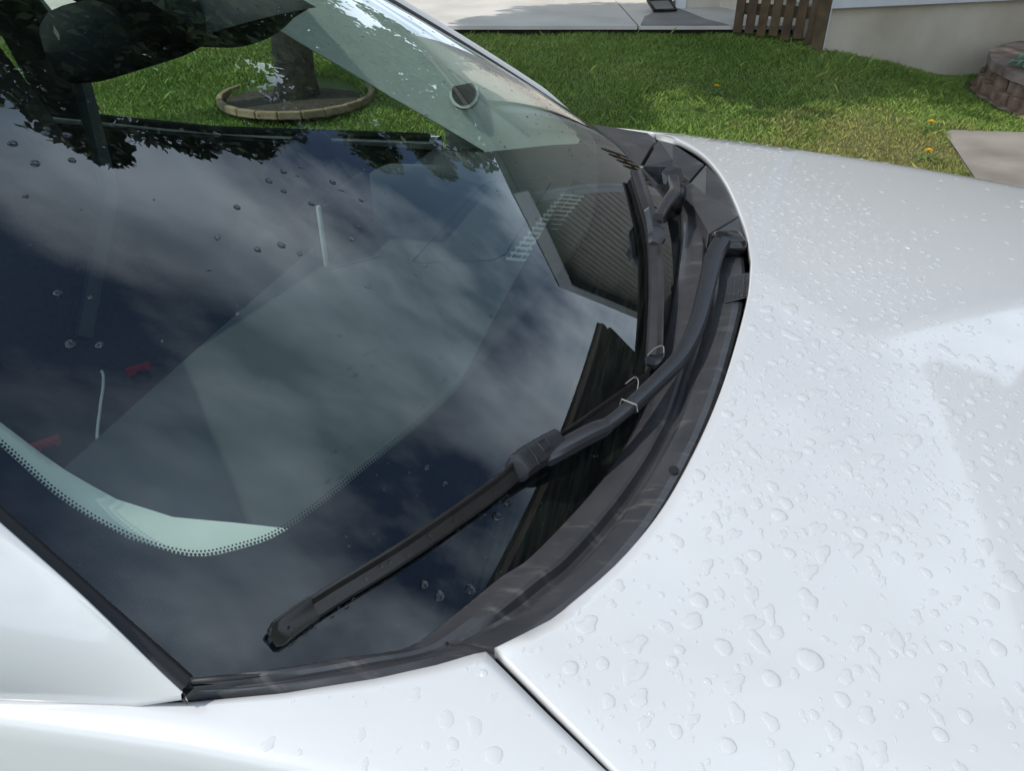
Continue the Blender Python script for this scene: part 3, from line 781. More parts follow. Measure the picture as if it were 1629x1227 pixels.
for sgn in (1, -1):
    for i in range(1, len(pp) - 1):
        t = (pp[i + 1] - pp[i - 1]).normalized(); nn = Vector((-t.y, t.x, 0))
        if nn.dot(Vector((-.3, 0, 0)) - pp[i]) < 0: nn = -nn
        for rrow, rad in ((.0009, .00105), (.0030, .00075)):
            c = pp[i] + nn * rrow + t * (.00135 if rrow > .002 else 0)
            q = [(c.x + rad * math.cos(a), sgn * (c.y + rad * math.sin(a))) for a in [math.pi / 3 * h for h in range(6)]]
            b.add([(x, y, Wz(x, y) - .0042) for x, y in q], [(0, 1, 2, 3, 4, 5)])
b.build('frit_dots', FRIT, ws, kind='stuff')

# cowl
CEX = [.178, .149, .112, .056, .001, -.037]
CEY = [.6555, .673, .691, .713, .730, .739]
ce_path = smooth_path([(a, c, 0) for a, c in zip(CEX, CEY)], 60)
gi_path, _ = resample([(gb(y), y) for y in np.linspace(.649, .7265, 20)], 60)
prof_main = [(0, .0), (.02, .0035), (.10, .0045), (.22, .0045), (.33, .003), (.37, .000), (.41, -.008), (.46, -.012), (.50, -.011), (.54, -.005), (.58, -.003), (.70, -.003), (.80, -.004), (.88, -.007), (.93, -.011), (.97, -.018), (1.0, -.028), (1.03, -.05)]
prof_end = [(0, .0), (.02, .003), (.10, .004), (.22, .004), (.30, .0015), (.33, -.001), (.37, -.001), (.42, .0), (.50, .001), (.56, .001), (.62, .0), (.70, -.001), (.78, -.002), (.85, -.003), (.91, -.004), (.96, -.006), (1.0, -.012), (1.03, -.04)]
FARY = [.04, .07, .075, .135, .14, .17, .26, .38, .395, .40, .405, .47, .535, .545, .55, .555, .62, .66]
FARZ = [0, -.004, -.022, -.022, -.024, -.026, -.028, -.028, -.028, -.028, -.028, -.028, -.028, -.028, -.026, -.022, -.016, -.008]
def cowl_pt(sg, inn_, out_, k, wend):
    p0, z0 = prof_main[k]; p1, z1 = prof_end[k]
    p = p0 + (p1 - p0) * wend; dz = z0 + (z1 - z0) * wend
    x = inn_[0] + (out_[0] - inn_[0]) * p; y = inn_[1] + (out_[1] - inn_[1]) * p
    za = Wz(*inn_) + .0015; zb = Sz(*out_) - .006
    z = za + (zb - za) * p + dz
    if sg > 0:
        wgt = max(0.0, min(1.0, (p - .36) / .14)) * max(0.0, min(1.0, (1.0 - p) / .1))
        z += interp(y, FARY, FARZ) * wgt 
    return (x, sg * y, z)
for sg, nm in ((-1, 0), (1, 1)):
    P = []
    for i in range(261):
        j = i / 260
        a, c = (gb(.649 * j), .649 * j), (hr(.653 * j), .6545 * j)
        w = ss((j - .90) / .10)
        P.append([cowl_pt(sg, a, c, k, w) for k in range(len(prof_main))])
    for i in range(1, 60):
        a = (gi_path[i][0], gi_path[i][1]); c = (ce_path[i].x, ce_path[i].y)
        P.append([cowl_pt(sg, a, c, k, 1) for k in range(len(prof_main))])
    if sg < 0:
        Pn = P
    else:
        Pf = P
P = Pn[::-1] + Pf[1:]
v, f = grid(P)
cowl = obj('cowl_panel', v, f, PLASTIC, car, smooth=True, auto=17)
# moulded cover pieces over the far end of the cowl, each with its own facet
COVERS = [[(.014, .668, 1.012), (.1653, .618, 1.011), (.184, .5946, 1.006), (.1714, .4228, 1.005), (.1277, .464, 1.006), (.0736, .552, 1.009)],
          [(.1902, .5952, 1.005), (.2194, .5493, 1.012), (.2825, .4501, 1.006), (.2615, .3726, .998), (.2229, .4566, .994), (.1771, .4232, 1.003)],
          [(.2859, .4471, 1.006), (.3185, .3452, 1.009), (.3477, .195, 1.011), (.2997, .0882, 1.016), (.2744, .208, 1.010), (.2427, .2995, 1.004), (.2639, .3663, .998)],
          [(.3486, .1925, 1.011), (.3583, .0947, 1.004), (.3403, .0911, .998), (.3015, .0839, 1.016)]]
for poly in COVERS:
    k = len(poly); cx_ = sum(p[0] for p in poly) / k; cy_ = sum(p[1] for p in poly) / k; cz_ = sum(p[2] for p in poly) / k
    top = [(cx_ + (a - cx_) * .985, cy_ + (b_ - cy_) * .985, c) for a, b_, c in poly]
    rim = [(a, b_, c - .0025) for a, b_, c in poly]; low = [(a, b_, c - .03) for a, b_, c in poly]
    vv = [(cx_, cy_, cz_)] + top + rim + low
    ff = [(0, 1 + i, 1 + (i + 1) % k) for i in range(k)]
    for o in (1, 1 + k): ff += [(o + i, o + k + i, o + k + (i + 1) % k, o + (i + 1) % k) for i in range(k)]
    obj('cowl_cover', vv, [q[::-1] for q in ff], PLASTIC, cowl)
# dark parting line at the cowl corner pieces, drain hole, mesh grille
for sg in (-1, 1):
    pts = [cowl_pt(sg, (gb(.649 * j), .649 * j), (hr(.653 * j), .6545 * j), 8, 1) for j in (1.0,)]
    b = MB()
    row = [cowl_pt(sg, (gb(.640), .640), (hr(.650), .650), k, .9) for k in range(4, 16)]
    b.tube([(p[0], p[1], p[2] + .0004) for p in row], .0012, 6)
    b.build('parting_line', RUBBER, cowl)
hx, hy = .283, -.428
c = np.argmin([(q[0] - hx) ** 2 + (q[1] - hy) ** 2 for q in v]); hz = v[c][2]
b = MB(); b.add([(v[c][0] + .0045 * math.cos(a), v[c][1] + .006 * math.sin(a), hz + .0012) for a in np.linspace(0, 2 * math.pi, 16, endpoint=False)], [tuple(range(16))])
b.build('drain_hole', INNER, cowl)
b = MB(); bs = MB()
gp, gu, gv_ = Vector((.3255, -.098, 1.0035)), Vector((.0295, .012, .0055)), Vector((.003, .068, .0015))
bs.add([gp + Vector((0, 0, -.001)), gp + gu + Vector((0, 0, -.001)), gp + gu + gv_ + Vector((0, 0, -.001)), gp + gv_ + Vector((0, 0, -.001))], [(0, 1, 2, 3)])
for i in range(7):
    b.tube([gp + gu * (i / 6), gp + gu * (i / 6) + gv_], .0011, 5)
for i in range(12):
    b.tube([gp + gv_ * (i / 11), gp + gv_ * (i / 11) + gu], .0010, 5)
gr = b.build('vent_grille', PLASTIC, cowl); bs.build('vent_void', INNER, cowl)
b = MB()
for sg in (-1, 1):
    q = [(gb(y) + .001, sg * y, Wz(gb(y), y) + .0012) for y in np.linspace(0, .7265, 70)]
    b.tube(q, .0022, 6)
b.build('glass_seal', RUBBER, cowl, smooth=True)

# hood
HX = [.183, .229, .273, .32, .40, .60, .90, 1.12, 1.22]
HY = [.653, .682, .709, .729, .750, .772, .775, .752, .725]
xf = lambda t: 1.30 - .10 * t * t
P = []
svals = np.r_[np.linspace(0, .12, 16), np.linspace(.14, 1, 44)]
for s in svals:
    row = []
    x1 = .183 + (xf(1) - .183) * s; yw = interp(x1, HX, HY)
    for j in range(91):
        t = -1 + 2 * j / 90
        y = t * yw; x = hr(min(.653, abs(t) * .653)) * (1 - s) + xf(t) * s
        z = Sz(x, y)
        d = x - 1.0
        if d > 0: z -= .55 * d * d
        row.append((x, y, z))
    P.append(row)
v, f = grid(P)
nj = 91; ni = len(svals)
loop = [i * nj for i in range(ni - 1, -1, -1)] + list(range(1, nj)) + [i * nj + nj - 1 for i in range(1, ni)]
cen = Vector((.75, 0, 0)); prev = loop
lp = [Vector(v[i]) for i in loop]; outs = []
for i in range(len(lp)):
    t = (lp[min(i + 1, len(lp) - 1)] - lp[max(i - 1, 0)]); t.z = 0; t.normalize()
    o = Vector((t.y, -t.x, 0))
    if o.dot(lp[i] - cen) < 0: o = -o
    outs.append(o)
for oo, zz in ((.0012, -.0006), (.0021, -.0018), (.0024, -.0034), (.0020, -.011), (-.006, -.014)):
    base = len(v)
    v += [tuple(lp[i] + outs[i] * oo + Vector((0, 0, zz))) for i in range(len(lp))]
    cur = list(range(base, base + len(lp)))
    f += [(prev[i], prev[i + 1], cur[i + 1], cur[i]) for i in range(len(lp) - 1)]
    prev = cur
hood = obj('hood', v, f, PAINT, car, smooth=True)

# dark well below the hood, the shut lines and the cowl
P = [[(x, y, Sz(x, y) - .055 - (.55 * (x - 1) ** 2 if x > 1 else 0)) for y in np.linspace(-.70, .70, 20)] for x in np.linspace(.05, 1.2, 20)]
v, f = grid(P); obj('inner_panel', v, f, INNER, car)

# fenders and sides
FX = [-.32, -.127, -.083, -.037, .001, .056, .112, .149, .168, .1765, .222, .265, .32, .40, .60, .90, 1.2, 1.3]
FY = [.776, .754, .747, .739, .730, .713, .691, .673, .6615, .6575, .686, .711, .7365, .758, .780, .783, .735, .70]
CX = [-.32, -.12, .011, .131, .20, .27, .40, .60, .90, 1.2, 1.3]
CY = [.784, .763, .752, .746, .748, .757, .792, .818, .822, .78, .74]
SIDE = [(.0015, -.0012), (.004, -.006), (.0065, -.016), (.012, -.05), (.024, -.11), (.040, -.20), (.055, -.32), (.056, -.45), (.045, -.60), (.03, -.68)]
def wheel_cut(x, z):
    r = math.hypot(x - .62, z - .32); return max(0, .36 - r)
xst = np.r_[np.linspace(-.32, -.04, 15), np.linspace(-.037, .1765, 30), np.linspace(.18, .30, 20), np.linspace(.32, 1.28, 30)]
for sg in (-1, 1):
    P = []
    for x in xst:
        yi, yc = interp(x, FX, FY), _sp(x + 10, tuple_key := None, None) if False else interp(x, CX, CY)
        nosed = .55 * max(0, x - 1.0) ** 2
        row = []
        # rolled inner edge
        row.append((x, sg * (yi + .004), Sz(x, yi) - .016 - nosed)); row.append((x, sg * (yi - .001), Sz(x, yi) - .010 - nosed)); row.append((x, sg * (yi - .0008), Sz(x, yi) - .0025 - nosed))
        for k in range(9):
            y = yi + (yc - yi) * k / 8
            row.append((x, sg * y, Sz(x, y) - nosed + (.0008 * math.sin(math.pi * k / 8))))
        zc_ = Sz(x, yc) - nosed
        for o, dz in SIDE: row.append((x, sg * (yc + o * (1 if x < 1.0 else 1 - (x - 1) * 1.5)), zc_ + dz))
        P.append(row)
    v, f = grid(P)
    fo = obj('fender', v, f, PAINT, car, smooth=True)
# doors and rear side
for sg in (-1, 1):
    for x0, x1 in ((-1.28, -.326), (-2.15, -1.286), (-3.0, -2.156)):
        P = []
        for x in np.linspace(x0, x1, 12):
            row = []
            base = interp(x, [-3, -2.2, -.32], [.76, .80, .784]); zt = interp(x, [-3, -.9, -.32], [.98, .915, .935])
            for o, dz in [(-.05, -.01), (-.045, 0), (-.01, -.002)] + SIDE[1:]:
                row.append((x, sg * (base + o), zt + dz))
            P.append(row)
        v, f = grid(P)
        d = obj('door' if x0 > -2.2 else 'rear_quarter', v, f, PAINT, car, smooth=True)
        if x0 > -2.2:
            hxx = x0 + .16
            MB().rbox((hxx, sg * .835, .84), (.2, .03, .03), .012).build('handle', PAINT, d, smooth=True)
            yb = .745
            pv = [(x1 - (.10 if x1 > -1 else .03), sg * yb, .955), (x0 + .05, sg * yb, .965), (x0 + .06, sg * .60, 1.40), (x1 - (.42 if x1 > -1 else .03), sg * .625, 1.37 if x1 > -1 else 1.40)]
            if x1 > -1: pv.append((x1 - .22, sg * .695, 1.15))
            obj('door_window', pv, [tuple(range(len(pv)))], SIDEGLASS, d)
    MB().add([(x, sg * y, z) for x, y, z in ((-1.22, .745, .95), (-1.34, .745, .95), (-1.34, .60, 1.42), (-1.22, .60, 1.42), (-1.22, .69, .95), (-1.34, .69, .95), (-1.34, .56, 1.42), (-1.22, .56, 1.42))],
             [(0, 1, 2, 3), (4, 7, 6, 5), (0, 3, 7, 4), (1, 5, 6, 2)]).build('b_pillar', RUBBER, car)
    MB().add([(x, sg * y, z) for x, y, z in ((-2.1, .76, .95), (-2.9, .74, .98), (-2.45, .58, 1.38), (-2.05, .59, 1.42), (-2.1, .70, .95), (-2.9, .68, .98), (-2.45, .54, 1.38), (-2.05, .55, 1.42))],
             [(0, 1, 2, 3), (4, 7, 6, 5), (0, 3, 7, 4), (1, 5, 6, 2), (2, 6, 7, 3)]).build('c_pillar', PAINT, car)
# roof, rear, floor
P = []
for i in range(20):
    x = -.655 - 1.85 * i / 19
    row = []
    for j in range(25):
        t = -1 + 2 * j / 24; xx = x - (.085 * t * t if i < 4 else .085 * t * t * (1 - (i - 3) / 16))
        yy = t * (.625 + .02 * math.sin(math.pi * i / 19))
        z0 = Wz(-.655 - .08 * t * t, t * .57) - .05 * max(0, (abs(t) - .85) / .15) ** 2 + .012 * (abs(t) > .8); z = z0 + .075 * math.sin(math.pi * .55 * i / 19) - .05 * (i / 19) ** 2
        row.append((xx, yy, z + .004))
    P.append(row)
v, f = grid(P); obj('roof', v, f, PAINT, car, smooth=True)
P = [[(a - .03, b, c - .035) for a, b, c in row] for row in P]
v, f = grid(P); obj('headliner', v, [q[::-1] for q in f], DASH2, car, smooth=True)
MB().add([(-2.55, -.56, 1.36), (-2.55, .56, 1.36), (-3.0, .70, 1.0), (-3.0, -.70, 1.0)], [(0, 1, 2, 3)]).build('rear_window', SIDEGLASS, car)
MB().box((-3.02, 0, .65), (.08, 1.5, .70)).build('tailgate', PAINT, car)
MB().box((-.85, 0, .28), (4.2, 1.5, .06)).build('floor_pan', INNER, car)
MB().box((-.18, 0, .60), (.05, 1.46, .62)).build('firewall', INNER, car)
P = []
for j in range(41):
    t = -1 + 2 * j / 40; xx = xf(t); yy = t * .725
    z0 = Sz(xx, yy) - .55 * (xx - 1) ** 2
    wrap = .16 * max(0, abs(t) - .8) / .2
    P.append([(xx - .02, yy, z0 - .05), (xx + .006, yy * 1.002, z0 - .014), (xx + .022 - wrap * .1, yy * 1.01, z0 - .018), (xx + .06 - wrap * .4, yy * 1.02, z0 - .07), (xx + .095 - wrap * .7, yy * 1.035, z0 - .19), (xx + .11 - wrap, yy * 1.05, z0 - .34), (xx + .09 - wrap, yy * 1.05, z0 - .50), (xx + .03 - wrap, yy * 1.03, z0 - .60)])
v, f = grid(P); obj('bumper', v, f, PAINT, car, smooth=True)
for sg in (-1, 1):
    MB().box((-1.3, sg * .722, .60), (2.1, .03, .62)).build('door_card', DASH2, car)
    MB().tube([(-.34, sg * .738, .938), (-.9, sg * .742, .920), (-2.1, sg * .752, .952)], .010, 8).build('belt_moulding', INNER, car)
    for wx in (.62, -2.1):
        w = thing('wheel', None, None); w.parent = car
        w.location = (wx, sg * .76, .32)
        for nm, r0, r1, hw, mm in (('tyre', .22, .32, .105, TYRE), ('rim', .03, .215, .08, SILVER)):
            q = []
            for a in np.linspace(0, 2 * math.pi, 28, endpoint=False):
                q.append([(r * math.cos(a), yv, r * math.sin(a)) for r, yv in ((r0, -hw * .8), (r1 - .02, -hw), (r1, -hw * .7), (r1, hw * .7), (r1 - .02, hw), (r0, hw * .8))])
            q.append(q[0]); vv, ff = grid(q)
            obj(nm, vv, ff, mm, w, smooth=True)

# A pillars (outside sheet), rubber strip at the glass edge
PBX = [0.001, -.037, -.127, -.25, -.33, -.45, -.62, -.80]
PBY = [.7362, .7395, .7545, .768, .772, .745, .690, .635]
PBZ = [1.0055, .9895, .986, .990, 1.01, 1.11, 1.245, 1.385]
for sg in (-1, 1):
    P, Q = [], []
    for i in range(61):
        s = i / 60
        x = .002 + (xtop(1) - .03 - .002) * s
        E = Vector((x, ye(x), Wz(x, ye(x))))
        u_ = s ** 1.15
        xb = interp(u_, [0, .05, .17, .34, .45, .60, .80, 1.0], PBX)
        B = Vector((xb, interp(u_, [0, .05, .17, .34, .45, .60, .80, 1.0], PBY), interp(u_, [0, .05, .17, .34, .45, .60, .80, 1.0], PBZ)))
        Ew = E + Vector((0, .0085, .002 + .011 * ss(s / .10) * (1 - ss((s - .75) / .25))))
        row = [Ew + Vector((0, -.001, -.012)), Ew + Vector((0, -.0006, -.002)), Ew, Ew + Vector((0, .0012, .0006))]
        D = B - Ew; pw = D.length
        bul = Vector((.10, .55, .42)).normalized()
        for k in range(1, 15):
            t = k / 14
            # facet: a nearly flat shoulder beside the glass, then a rounder outer face
            h = .20 * ss(s / .22) * (1 - .75 * ss((s - .55) / .45)) * pw * (math.sin(math.pi * min(1, t * .98)) ** 0.8) * (1.0 if t > .42 else .72 + .67 * t)
            row.append(Ew + D * t + bul * h)
        row.append(B + Vector((0, .001, -.004))); row.append(B + Vector((.0, -.02, -.012)))
        P.append([(p.x, sg * p.y, p.z) for p in row])
        Q.append([(p.x, sg * p.y, p.z) for p in (E + Vector((0, -.0035, -.003)), E + Vector((0, -.003, .0022)), E + Vector((0, .001, .0036)), E + Vector((0, .0045, .002)), E + Vector((0, .0082, .004)), E + Vector((0, .0088, -.012)))])
    v, f = grid(P); pi_ = obj('a_pillar', v, f, PAINT, car, smooth=True)
    v, f = grid(Q); obj('pillar_seal', v, f, RUBBER, pi_, smooth=True)

# ------------------------------------------------------------------ cabin
dash = thing('dashboard', None, None); dash.parent = car
P = []
for y in np.linspace(-.70, .70, 40):
    row = []
    for x in np.linspace(-.315, gb(.7265 * min(1, abs(y) / .72)) - .012, 26):
        u = (x + .315) / .55
        z = .925 + .035 * ss(u * 1.5) + .012 * math.cos(y * 2.1)
        z = min(z, Wz(x, y) - .018)
        row.append((x, y, z))
    row = [(-.345, y, .70), (-.335, y, .86), (-.322, y, row[0][2] - .012)] + row
    P.append(row)
v, f = grid(P); dtop = obj('dash_top', v, [q[::-1] for q in f], DASH, dash, smooth=True, auto=40)
def dz_(x, y):
    u = (x + .315) / .55; return min(.925 + .035 * ss(u * 1.5) + .012 * math.cos(y * 2.1), Wz(x, y) - .018)
b = MB()
lp = [(-.125, .03), (-.118, .40), (-.10, .425), (-.001, .43), (.012, .40), (.012, .05), (-.002, .028), (-.11, .02), (-.125, .03)]
b.tube([(x, y, dz_(x, y) + .0006) for x, y in lp], .0008, 5); b.build('panel_seam', RUBBER, dash)
gr = MB(); gd2 = MB()
for k in range(15):
    y = .03 + k * .021; x = .028 + .0018 * k
    gr.box((x + .012, y, dz_(x + .012, y) + .0025), (.042, .0013, .004))
for q in (-.006, .010, .026):
    gr.tube([(.030 + .0018 * k + q, .03 + k * .021, dz_(.03 + q, .03 + k * .021) + .003) for k in range(15)], .0008, 5)
gr.build('defroster_louvre', LOUVRE, dash)
# cluster hood with bright lip, centre display, wheel
P = []
for i in range(25):
    a = i / 24; y = .17 + .38 * a
    h = .045 * math.sin(math.pi * a) ** .7
    P.append([(-.36, y, .90 + h * .95), (-.33, y, .925 + h), (-.25, y, .93 + h * .92), (-.17, y, .935 + h * .5), (-.10, y, .945)])
v, f = grid(P); obj('cluster_hood', v, [q[::-1] for q in f], DASH, dash, smooth=True)
ds = MB().rbox((-.268, .108, .985), (.022, .20, .085), .010).build('display', DASH2, dash, smooth=True, auto=35)
MB().rbox((-.254, .004, .992), (.006, .008, .095), .0025).build('display_rim', LOUVRE, ds, smooth=True, auto=35)
b = MB()
ring = [(-.52 + .07 * math.sin(a) * .9 - .0, .36 + .185 * math.cos(a), .86 + .165 * math.sin(a)) for a in np.linspace(0, 2 * math.pi, 40)]
b.tube(ring, .015, 8, cap=False); b.tube([(-.52, .19, .86), (-.50, .36, .85), (-.52, .53, .86)], .018, 8); b.tube([(-.50, .36, .85), (-.30, .36, .88)], .03, 8)
b.build('steering_wheel', DASH2, dash, smooth=True)
# pillar trims
for sg in (-1, 1):
    P = []
    for i in range(41):
        s = i / 40; x = .03 + (-.70 - .03) * s
        yo = ye(min(x, .002)) - .012
        wi = interp(s, [0, .041, .082, .123, .178, .233, .30, .5, 1], [.135, .120, .099, .077, .059, .051, .048, .06, .10])
        z0 = Wz(x, yo) - .014 if x < .05 else 1.0
        if sg < 0:
            q = [(x, yo + .01, z0 - .02), (x, yo, z0 - .004), (x, yo - wi * .35, Wz(x, yo - wi * .35) - .020), (x - .004, yo - wi * .75, Wz(x, yo - wi * .75) - .030), (x - .01, yo - wi, Wz(x, yo - wi) - .042), (x - .02, yo - wi * .97, z0 - .09), (x - .03, yo - wi * .6, z0 - .16)]
        else:
            lo = interp(s, [0, .2, .45, .7, 1], [.15, .13, .13, .12, .09])
            q = [(x, yo + .01, z0 - .02), (x, yo, z0 - .004), (x - .01, yo - .018, z0 - .010), (x - .02, yo - .030, z0 - .03), (x - .045, yo - .034, z0 - lo * .6), (x - .075, yo - .030, z0 - lo), (x - .08, yo - .005, z0 - lo - .01)]
        P.append([(a, sg * b_, c) for a, b_, c in q])
    v, f = grid(P)
    tr = obj('pillar_trim', v, f, TRIM, car, smooth=True, auto=50)
    if sg > 0:
        c = Vector((-.222, .640, 1.062)); nn = Vector((.10, -.88, .42)).normalized(); u_ = nn.cross(Vector((0, 0, 1))).normalized(); w_ = u_.cross(nn)
        for nm, r, mm, d in (('tweeter_ring', .031, TRIM, .006), ('tweeter_grille', .025, RUBBER, .010)):
            b = MB(); ringp = [c + (u_ * math.cos(a) + w_ * math.sin(a)) * r for a in np.linspace(0, 2 * math.pi, 24, endpoint=False)]
            top = [p + nn * d for p in ringp]; bot = [p - nn * .03 for p in ringp]
            b.add(top + bot, [tuple(range(24)), ] + [(i, i + 24, (i + 1) % 24 + 24, (i + 1) % 24) for i in range(24)])
            b.build(nm, mm, tr)
# mirror
mir = thing('rear_view_mirror', None, None); mir.parent = car
b = MB(); P = []
for i in range(25):
    a = i / 24; y = -.15 + .30 * a; r = math.sqrt(max(0, 1 - abs(2 * a - 1) ** 7))
    P.append([(-.50 + .05 * r * math.cos(q) * (1 if math.cos(q) > 0 else .35), y, 1.262 + .046 * r * math.copysign(abs(math.sin(q)) ** .6, math.sin(q))) for q in np.linspace(0, 2 * math.pi, 17)])
v, f = grid(P); obj('housing', v, f, DASH2, mir, smooth=True)
MB().tube([(-.47, 0, 1.27), (-.45, 0, 1.31), (-.47, 0, 1.345)], .014, 10).build('stalk', DASH2, mir, smooth=True)
P = []
for i in range(13):
    a = i / 12; y = -.07 + .30 * a; r = math.sin(math.pi * a) ** .4
    P.append([(x_, y, Wz(x_, y) - .008 - d_ * r) for x_, d_ in ((-.33, .0), (-.36, .05), (-.46, .10), (-.58, .10), (-.63, .0))])
v, f = grid(P); obj('sensor_cover', v, f, RUBBER, mir, smooth=True)
# seats
for sg, in ((-1,), (1,)):
    st = thing('front_seat', None, None); st.parent = car
    y0 = sg * .37
    MB().rbox((-.80, y0, .50), (.52, .50, .15), .06).build('cushion', SEAT, st, smooth=True, auto=50)
    P = []
    for i in range(14):
        a = i / 13; z = .52 + .62 * a; x = -1.08 - .22 * a; hw = .25 - .05 * a ** 3
        P.append([(x + .055 * math.cos(q) * (1.1 - .3 * a), y0 + hw * math.sin(q), z) for q in np.linspace(0, 2 * math.pi, 18)])
    v, f = grid(P); f.append(tuple(range(13 * 18, 13 * 18 + 17))); obj('backrest', v, f, SEAT, st, smooth=True, auto=50)
    MB().rbox((-1.33, y0, 1.24), (.10, .26, .17), .045).build('headrest', SEAT, st, smooth=True, auto=50)
    MB().tube([(-1.25, sg * .66, 1.22), (-1.12, sg * .60, 1.12), (-1.0, sg * .45, .85), (-.95, sg * .2, .62)], [.022, .02, .02, .02], 4).build('seat_belt', DASH, st)
    bk = MB().box((-.755, sg * .115 if sg > 0 else -.138, .606), (.03, .022, .03), rz=.3).build('belt_buckle', DASH2, st)
    MB().box((-.755, sg * .115 if sg > 0 else -.138, .6225), (.045, .016, .012), rz=.9).build('release_button', RED, bk)
MB().rbox((-.72, 0, .50), (.75, .22, .18), .03).build('centre_console', DASH2, car, smooth=True, auto=50)
MB().box((-1.75, 0, .62), (.35, 1.3, .55)).build('rear_seat', SEAT, car)
cb = MB().tube(smooth_path([(-.845, .115, .604), (-.83, .10, .604), (-.80, .06, .604), (-.76, .0, .604), (-.70, -.085, .604), (-.67, -.105, .603), (-.63, -.10, .598)], 40), .003, 8)
cb.build('charging_cable', WHITEP, smooth=True, label='thin white cable lying between the seats inside the car', cat='cable')

# ------------------------------------------------------------------ wipers
def on_glass(pts, h): return [Vector((x, y, Wz(x, y) + h)) for x, y in pts]
def up_glass(p): return nrm(Wz, p.x, p.y)
def flatp(pts, n_): return smooth_path(pts, n_)
BP = [(-.0058, .001), (.0072, .001), (.0082, .0040), (.0066, .0056), (-.0012, .0092), (-.0042, .0142), (-.0058, .0150), (-.0066, .0120)]
RUBP = [(-.0015, -.008), (.0015, -.008), (.0015, .003), (-.0015, .003)]
def make_wiper(tip_to_end, arm, nblade, name_label, cap_n, ad0, ad1, flip):
    w = thing('wiper', None, None); w.parent = car
    path = flatp(on_glass(tip_to_end, .010), nblade)
    pr = [((-a if flip else a), b_) for a, b_ in BP]
    if flip: pr = pr[::-1]
    bl = MB().sweep(path[cap_n - 1:], pr, up_glass).build('blade', BLADE, w, smooth=True, auto=18)
    MB().sweep(path, RUBP, up_glass).build('rubber_lip', RUBBER, bl)
    n0 = len(path)
    sc = [(1.12, 1.15)] * cap_n; sc[0] = (.80, .6)
    if cap_n > 2: sc[1] = (1.08, 1.05)
    MB().sweep(path[:cap_n], pr, up_glass, sc).build('end_cap', CAP, bl, smooth=True, auto=40)
    # adapter block
    a0, a1 = int(ad0 * (n0 - 1)), int(ad1 * (n0 - 1))
    seg = path[a0:a1 + 1]
    ap = [(-.0105, .004), (.0115, .004), (.0125, .011), (.0095, .0185), (.0030, .0215), (-.0085, .0215), (-.0110, .018)]
    ap = [((-a if flip else a), b_) for a, b_ in ap]
    if flip: ap = ap[::-1]
    sc = [(1, 1)] * len(seg); sc[0] = (.72, .60); sc[-1] = (.85, .8)
    if len(seg) > 4: sc[1] = (1.0, .95)
    ad = MB().sweep(seg, ap, up_glass, sc).build('adapter', ARM, w, smooth=True, auto=28)
    # ridge and square catch on the adapter
    q = seg[max(1, int(len(seg) * .33))]; t = (seg[-1] - seg[0]).normalized(); n_ = up_glass(q); u = t.cross(n_).normalized(); sgn = -1 if flip else 1
    MB().tube([q + u * .0128 * sgn + n_ * .010, q + u * .0095 * sgn + n_ * .0192, q + u * .003 * sgn + n_ * .0222, q - u * .009 * sgn + n_ * .0220], .0005, 5).build('ridge', ARM, ad)
    q = seg[int(len(seg) * .62)]
    cs = [q + n_ * .0219 + t * a + u * c for a, c in ((-.005, -.006), (.005, -.006), (.005, .003), (-.005, .003), (-.005, -.006))]
    MB().tube(cs, .0006, 4).build('catch', RUBBER, ad)
    return w, path
# near wiper
tip = [(.038, -.689), (.058, -.656), (.099, -.592), (.141, -.514), (.158, -.475), (.183, -.430), (.214, -.363), (.247, -.287)]
w1, path = make_wiper(tip, None, 81, '', 11, .52, .70, False)
AP = [(-.5, 0), (.5, 0), (.5, .62), (.40, .97), (.34, 1.0), (-.34, 1.0), (-.40, .97), (-.5, .62)]
armpts = [(.205, -.428, 1.020), (.2215, -.4045, 1.018), (.240, -.367, 1.018), (.262, -.312, 1.017), (.281, -.257, 1.016), (.294, -.182, 1.016), (.302, -.08, 1.018), (.308, .0, 1.021), (.317, .05, 1.022)]
ap = flatp(armpts, 60)
def arm_scale(i): 
    u = i / 59; return (interp(u, [0, .2, .35, .6, .85, 1], [.0125, .0135, .0155, .0185, .0235, .0255]), interp(u, [0, .3, .8, 1], [.007, .010, .012, .012]))
up = Vector((0, 0, 1))
MB().sweep(ap[14:], [(a, b_ - .6) for a, b_ in AP], up, [arm_scale(i) for i in range(14, 60)]).build('arm', ARM, w1, smooth=True, auto=20)
MB().sweep(ap[5:16], [(a, b_ - .55) for a, b_ in AP], up, [(.0125, .007)] * 11).build('arm_rod', ARM, w1, smooth=True, auto=20)
hp = flatp([(.174, -.4635, 1.0165), (.182, -.4585, 1.0195), (.192, -.446, 1.0205), (.207, -.425, 1.020), (.2225, -.4035, 1.018)], 16)
MB().sweep(hp, [(a, b_ - .6) for a, b_ in AP], up, [(.010, .006), (.0165, .010)] + [(.0165, .010)] * 12 + [(.016, .009), (.0130, .0075)]).build('arm_hook', ARM, w1, smooth=True, auto=20)
MB().rbox((.3265, .066, 1.0135), (.044, .050, .024), .013, rz=.25).build('pivot_cap', CAP, w1, smooth=True, auto=40)
MB().tube([(.326, .066, .95), (.326, .066, 1.005)], .011, 12).build('pivot_shaft', RUBBER, w1)
q = ap[14]; t = (ap[16] - ap[13]).normalized(); u = t.cross(up).normalized()
MB().tube([q - u * .0095 + up * -.002, q - u * .008 + up * .0052, q + u * .008 + up * .0052, q + u * .0098 - up * .002], .0006, 6).build('spring_clip', STEEL, w1)
q = path[76]; n_ = up_glass(q); t = (path[78] - path[74]).normalized(); u = t.cross(n_).normalized()
